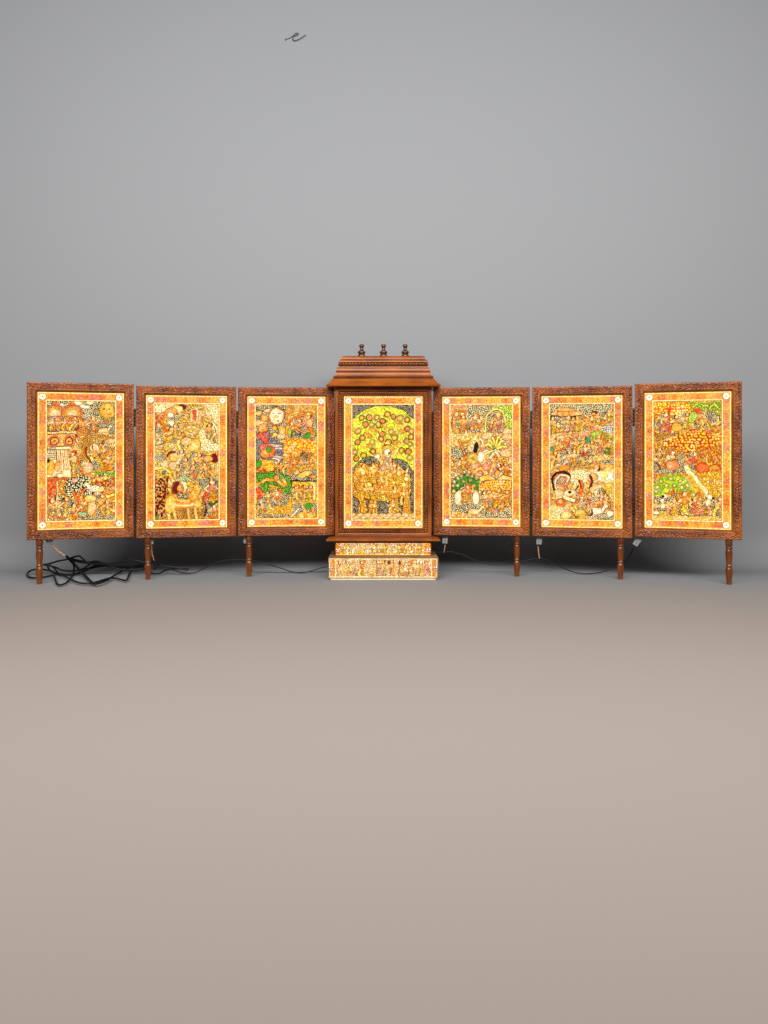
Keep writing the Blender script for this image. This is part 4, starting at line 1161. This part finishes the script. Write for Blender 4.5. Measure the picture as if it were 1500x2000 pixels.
# ---------------- the middle cabinet
CX = -.0022
FY = 2.475
CW, CH, CB = .2905, .450, .0275
prof_c = ([0, .0015, .0095, .0112, .0124, .0222, .0236, .0246, CB], [.0010, 0, 0, .0012, .0016, .0016, .0006, .0030, .0092])
me = frame_mesh('cabinet_frame', M_CABUV, CW, CH, CB, .006, .0095, prof_c, beads(CB), back=False)
cab = link('cabinet_frame', me, root, (CX, FY-OY, .1225))
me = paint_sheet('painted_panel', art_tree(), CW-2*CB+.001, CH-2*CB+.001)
pp = link('painted_panel', me, root, (CX, FY-OY+.0095, .1225+CB-.0005))
pp['label'] = 'central painting of a lime flowering tree above an elephant made of figures'
m = MB()
x0, x1 = -CW/2+.0008, CW/2-.0008
m.box(x0, x0+.012, .0062, .165, .0005, CH-.0005); m.box(x1-.012, x1, .0062, .165, .0005, CH-.0005)
m.box(x0+.0122, x1-.0122, .157, .165, .0005, CH-.0005)
m.box(x0+.0122, x1-.0122, .0130, .1565, CH-.014, CH-.0006); m.box(x0+.0122, x1-.0122, .0130, .1565, .0006, .014)
obj('cabinet_case', m, M_CABX, root, (CX, FY-OY, .1225), smooth=False)

def rings(m, prof, half=.145, d=.17):
    """stacked rectangular mouldings: (half width, z)"""
    v = []; f = []
    for hx, z in prof:
        e = hx-half
        v += [(-hx, -e, z), (hx, -e, z), (hx, d+e, z), (-hx, d+e, z)]
    for i in range(len(prof)-1):
        for k in range(4):
            k2 = (k+1) % 4
            f.append((i*4+k, i*4+k2, i*4+4+k2, i*4+4+k))
    n = len(prof)*4
    f.append((3, 2, 1, 0)); f.append((n-4, n-3, n-2, n-1))
    m.add(v, f)

def ovolo(h0, z0, h1, z1, n=6, bulge=1):
    out = []
    for k in range(n+1):
        a = math.pi/2*k/n
        if bulge > 0: out.append((h0+(h1-h0)*(1-math.cos(a)), z0+(z1-z0)*math.sin(a)))
        else: out.append((h0+(h1-h0)*math.sin(a), z0+(z1-z0)*(1-math.cos(a))))
    return out

m = MB()
P = [(.140, .5735), (.168, .5735), (.1705, .5745), (.1712, .5765), (.1690, .5790), (.1655, .5815), (.1610, .5855), (.1565, .5915), (.1535, .5965), (.1530, .5975), (.1450, .5985),
     (.1450, .6070), (.1440, .6080)]
P += [(.1440, .6095), (.1437, .6120)]+ovolo(.1437, .612, .1385, .6185)+[(.1385, .6200), (.1415, .6208), (.1420, .6230)]+ovolo(.1420, .623, .1368, .6330)
P += [(.1365, .6352), (.1290, .6360), (.1290, .6478), (.1345, .6482), (.1348, .6500)]+ovolo(.1348, .650, .1300, .6555)+[(.1280, .6562), (.1285, .6580), (.1270, .6600)]+ovolo(.127, .660, .1225, .6670)+[(.1210, .6690)]
rings(m, P)
roof = obj('roof', m, M_CABX, root, (CX, FY-OY, 0), angle=25)
# bead row
m = MB()
hx = .1478; e = hx-.145
nb = 62
for k in range(nb):
    x = -hx-.0015+(2*hx+.003)*(k+.5)/nb
    m.ellipsoid((x, -e-.0008, .6030), (.0017, .0036, .0046), None, 8, 6)
for sx_ in (-1, 1):
    for k in range(46):
        m.ellipsoid((sx_*(hx+.0008), -e+.002+k*.0037, .6030), (.0024, .0015, .0044), None, 8, 6)
obj('bead_moulding', m, M_TURN, roof)
# braid
m = MB()
hx = .1325; e = hx-.145; nb = 27
for k in range(nb):
    x = -hx+(2*hx)*(k+.5)/nb
    s_ = -1 if x < 0 else 1
    M_ = Matrix.Rotation(R(55*s_), 3, 'Y')
    m.ellipsoid((x, -e-.0006, .6420), (.0025, .0048, .0092), M_, 10, 8)
for sx_ in (-1, 1):
    for k in range(17):
        M_ = Matrix.Rotation(R(-50), 3, 'X')
        m.ellipsoid((sx_*(hx+.0006), -e+.006+k*.0086, .6420), (.0034, .0019, .0086), M_, 10, 8)
obj('braid_moulding', m, M_TURN, roof)
# finials
pf = [(.0118, 0), (.0128, .0015), (.0130, .0040), (.0118, .0068), (.0095, .0085), (.0090, .0095), (.0105, .0110), (.0124, .0135), (.0126, .0160), (.0112, .0185), (.0080, .0205), (.0062, .0225), (.0056, .0255), (.0054, .0290), (.0060, .0305), (.0074, .0325), (.0081, .0350), (.0080, .0375), (.0068, .0400), (.0040, .0413), (.0005, .0416)]
m = MB(); m.lathe([(r_*.96, z*.96) for r_, z in pf], 24); mf = m.mesh('finial', M_FIN, True, 60)
for x in (-.0665, .0008, .0672):
    link('finial', mf, roof, (x, .055, .669))

# cornice under the cabinet
m = MB()
rings(m, [(.140, .1085), (.150, .1085), (.1560, .1105), (.1665, .1120), (.1700, .1130), (.1706, .1150), (.1690, .1172), (.1640, .1190), (.1560, .1205), (.1500, .1222), (.1435, .1224)])
obj('cornice', m, M_CABX, root, (CX, FY-OY, 0), angle=25)

# glowing plinths
def clip_mesh():
    m = MB()
    for a_ in (45, 135, 225, 315):
        c = Vector((math.cos(R(a_))*.0034, 0, math.sin(R(a_))*.0040))
        m.ellipsoid(c, (.0040, .0008, .0019), Matrix.Rotation(R(-a_), 3, 'Y'), 8, 6)
    m.ellipsoid((0, -.0008, 0), (.0017, .0012, .0017), None, 8, 6)
    return m.mesh('latch', M_STEEL, True, 60)
ME_CLIP = clip_mesh()
def plinth(name, hw, z0, z1, yf, d, upper, mw):
    m = MB()
    e = .0030
    m.box(-hw, hw, .004, d, z0, z1, .0012)
    b = obj(name, m, mw, root, (CX, yf-OY, 0), angle=30)
    # rim of the frame round the picture
    m = MB()
    for bx in ((-hw, -hw+e, z0, z1), (hw-e, hw, z0, z1), (-hw+e, hw-e, z0, z0+e), (-hw+e, hw-e, z1-e, z1)):
        m.box(bx[0], bx[1], 0, .0042, bx[2], bx[3])
    obj('rim', m, mw, b, smooth=False)
    me = paint_sheet('painted_strip', art_strip(upper), 2*(hw-e), z1-z0-2*e, M_STRIP)
    link('painted_strip', me, b, (0, .0012, z0+e))
    for sx_ in (-1, 1):
        link('latch', ME_CLIP, b, (sx_*(hw-.0075), -.0012 if upper else -.0046, z0+(z1-z0)*(.38 if upper else .46)))
    return b
M_BOXU = M_CABX
up = plinth('upper_plinth', .1440, .0665, .1085, 2.466, .16, True, M_BOXU)
lo = plinth('lower_plinth', .1625, .0035, .0660, 2.440, .20, False, M_BOXW)
# acrylic cover of the lower plinth, open at the back, and its dark feet
m = MB()
m.box(-.1640, .1640, -.0038, -.0012, .0030, .0670, .0008)
obj('acrylic_cover', m, M_ACR, lo, smooth=False)
def glow_mat():
    m_, nt, b = mat('light_leak_glow')
    b.inputs['Base Color'].default_value = (.8, .7, .5, 1)
    b.inputs['Emission Color'].default_value = (1, .74, .38, 1); b.inputs['Emission Strength'].default_value = 1.7
    return m_
m = MB(); m.box(-.155, .155, .0002, .0040, .0010, .0028)  # added glowing bar, stands in for light leaking out under the plinth
obj('light_leak', m, glow_mat(), lo, smooth=False)
for x in (-.150, .150):
    for y in (.012, .185):
        m = MB(); m.lathe([(.006, 0), (.0065, .0005), (.0065, .0036)], 16)
        obj('foot', m, M_BLACK, lo, (x, y, 0))

# ------------------------------------------------------------------ cables
RC_ = .0027
def cab(px, py, r=RC_, dmax=2.575, lift=0):
    d = (H-r-lift)*F/max(py-HORI, 1)
    return at(px, py, min(d, dmax))
def zc(x, y, **k):
    return cab(40+x/4.41, 1040+y/4.41, **k)
def cable(name, strands, rad, label, mat_=M_BLACK):
    m = MB()
    for st in strands: m.tube(st, rad, 8, 6)
    return tag(obj(name, m, mat_), label, 'cable')

A = [(185, 278), (240, 270), (330, 245), (400, 232), (470, 208), (510, 205), (545, 235), (580, 256), (640, 248), (690, 252), (695, 266), (640, 272), (560, 262), (480, 250), (430, 236), (410, 215), (395, 200)]
Bp = [(430, 222), (520, 246), (620, 262), (720, 268), (810, 263), (900, 245), (970, 238), (1050, 252), (1110, 268), (1150, 300), (1150, 318), (1172, 296), (1250, 290), (1330, 300), (1425, 322), (1440, 312), (1420, 303), (1330, 300)]
Cp = [(190, 276), (236, 285), (300, 300), (360, 325), (450, 330), (540, 312), (600, 272), (660, 255), (690, 262), (640, 285), (560, 320), (480, 352), (400, 365), (320, 360), (260, 330), (235, 295), (262, 286), (300, 318), (330, 352), (420, 365), (520, 345), (620, 305), (720, 290), (800, 300), (860, 320), (960, 322), (1060, 312)]
Dp = [(200, 318), (130, 318), (90, 328), (60, 350), (65, 380), (130, 392), (200, 385), (280, 372), (298, 395), (310, 435), (340, 452), (390, 435), (430, 395), (455, 350), (460, 290), (440, 250)]
Ep = [(195, 316), (300, 345), (400, 385), (480, 425), (560, 440), (640, 430), (760, 395), (820, 395), (905, 413), (925, 390), (945, 345), (985, 315), (1060, 312), (1130, 350), (1200, 350), (1260, 320), (1350, 308), (1420, 318)]
Fp = [(395, 200), (430, 232), (480, 285), (560, 370), (610, 420), (660, 440), (740, 410), (800, 375), (870, 335), (950, 300), (1060, 272), (1150, 252)]
F2 = [(392, 205), (424, 240), (474, 292), (552, 374), (604, 424), (655, 443), (735, 415), (790, 383)]
Gp = [(640, 285), (720, 285), (840, 296), (960, 298), (1060, 290)]
strands = []
for i, S in enumerate((A, Bp, Cp, Dp, Ep, Fp, F2, Gp)):
    strands.append([zc(x, y, lift=.0012*i, dmax=2.50+.012*i) for x, y in S])
cable('power_cord', strands, RC_, 'long black power cord lying in loose loops behind the two left legs')

kn = MB()
c = zc(395, 205)
M0 = [c+Vector((.006*math.cos(t), .004*math.sin(2*t), .006*math.sin(t))) for t in np.linspace(0, 2*math.pi, 14)]

def q(x, y): return cab(280+x/3.947, 1030+y/3.947, dmax=2.56)
L1 = [(90, 258), (130, 280), (200, 315), (280, 344), (350, 352), (410, 345), (470, 315), (540, 280), (620, 256), (700, 248), (790, 250), (860, 257), (960, 285), (1060, 315), (1140, 340), (1200, 350), (1260, 345), (1330, 325), (1390, 308), (1440, 300)]
cable('link_cable', [[q(x, y) for x, y in L1]], .0015, 'thin black cable sagging from the second leg to the left side of the glowing plinth')
L1b = [(840, 325), (848, 345), (900, 346), (1050, 348), (1200, 346), (1330, 342), (1425, 338)]
cable('thin_wire', [[cab(280+x/3.947, 1030+y/3.947, r=.0008, dmax=2.60) for x, y in L1b]], .0007, 'hair thin dark wire on the floor between the third leg and the plinth')
def q2(x, y): return cab(830+x/3.659, 1030+y/3.659, dmax=2.555)
L2 = [(70, 190), (100, 178), (140, 174), (190, 174), (230, 185), (280, 198), (340, 225), (400, 250), (460, 263), (540, 266), (620, 260), (700, 242), (770, 226), (830, 220), (880, 235), (930, 262), (1000, 295), (1060, 318), (1130, 331), (1200, 329), (1280, 315), (1340, 295), (1400, 265), (1440, 235), (1470, 190), (1490, 145)]
cable('link_cable', [[q2(x, y) for x, y in L2]], .0015, 'thin black cable sagging in two swags below the three right wings')

# ------------------------------------------------------------------ wire hook on the backdrop
m = MB()
def hk(x, y, k=0): return at(530+x/15, 40+y/15, YW-.0014-k*.35)
m.tube([hk(1000, 415, .012), hk(930, 470, .012), (hk(820, 540, .011)), hk(700, 588, .010), hk(640, 575, .008), hk(632, 520, .006), hk(645, 450, .006), hk(690, 390, .008), hk(745, 366, .010), hk(788, 380, .011), hk(760, 420, .009), hk(690, 455, .006), hk(645, 440, .003), hk(560, 500, .0015), hk(480, 540, .0012), hk(420, 545, .001), hk(425, 600, .0)], .0013, 8, 6)
tag(obj('wire_hook', m, M_HOOK), 'small bent dark wire hook high on the grey backdrop', 'hook')

# ------------------------------------------------------------------ light, world, camera
def area(name, loc, target, sx_, sy_, power, col):
    l = bpy.data.lights.new(name, 'AREA'); l.shape = 'RECTANGLE'; l.size = sx_; l.size_y = sy_; l.energy = power; l.color = col
    o = bpy.data.objects.new(name, l); COL.objects.link(o)
    o.location = loc
    d = Vector(target)-Vector(loc)
    o.rotation_euler = d.to_track_quat('-Z', 'Y').to_euler()
    return o
area('softbox_key', (0, .6, 1.5), (0, 2.74, .6), 3.9, .6, 114, (.975, .99, 1))
area('wall_fill', (0, 1.2, 2.5), (0, 2.74, 1.9), 4.2, .5, 14, (.96, .985, 1))  # added fill, no visible source: lifts the upper wall
area('floor_fill', (0, -.35, 2.2), (0, -.1, 0), 3.0, .8, 60, (1, .98, .95))  # unseen extra lamp, added to brighten the front of the floor

w = bpy.data.worlds.new('World'); SC.world = w; w.use_nodes = True
w.node_tree.nodes['Background'].inputs['Color'].default_value = (.9, .95, 1, 1)
w.node_tree.nodes['Background'].inputs['Strength'].default_value = .025

cam = bpy.data.cameras.new('camera')
cam.sensor_fit = 'HORIZONTAL'; cam.sensor_width = 36; cam.lens = F/1500*36
cam.shift_y = -(1000-HORI)/1500
cam.clip_end = 50; cam.clip_start = .02
co = bpy.data.objects.new('camera', cam); COL.objects.link(co)
co.location = (0, 0, H); co.rotation_euler = (math.pi/2, 0, 0)
SC.camera = co
SC.view_settings.view_transform = 'Standard'
SC.view_settings.look = 'None'
SC.view_settings.exposure = 0
SC.view_settings.gamma = 1
SC.view_settings.use_curve_mapping = False
SC.cycles.max_bounces = 8
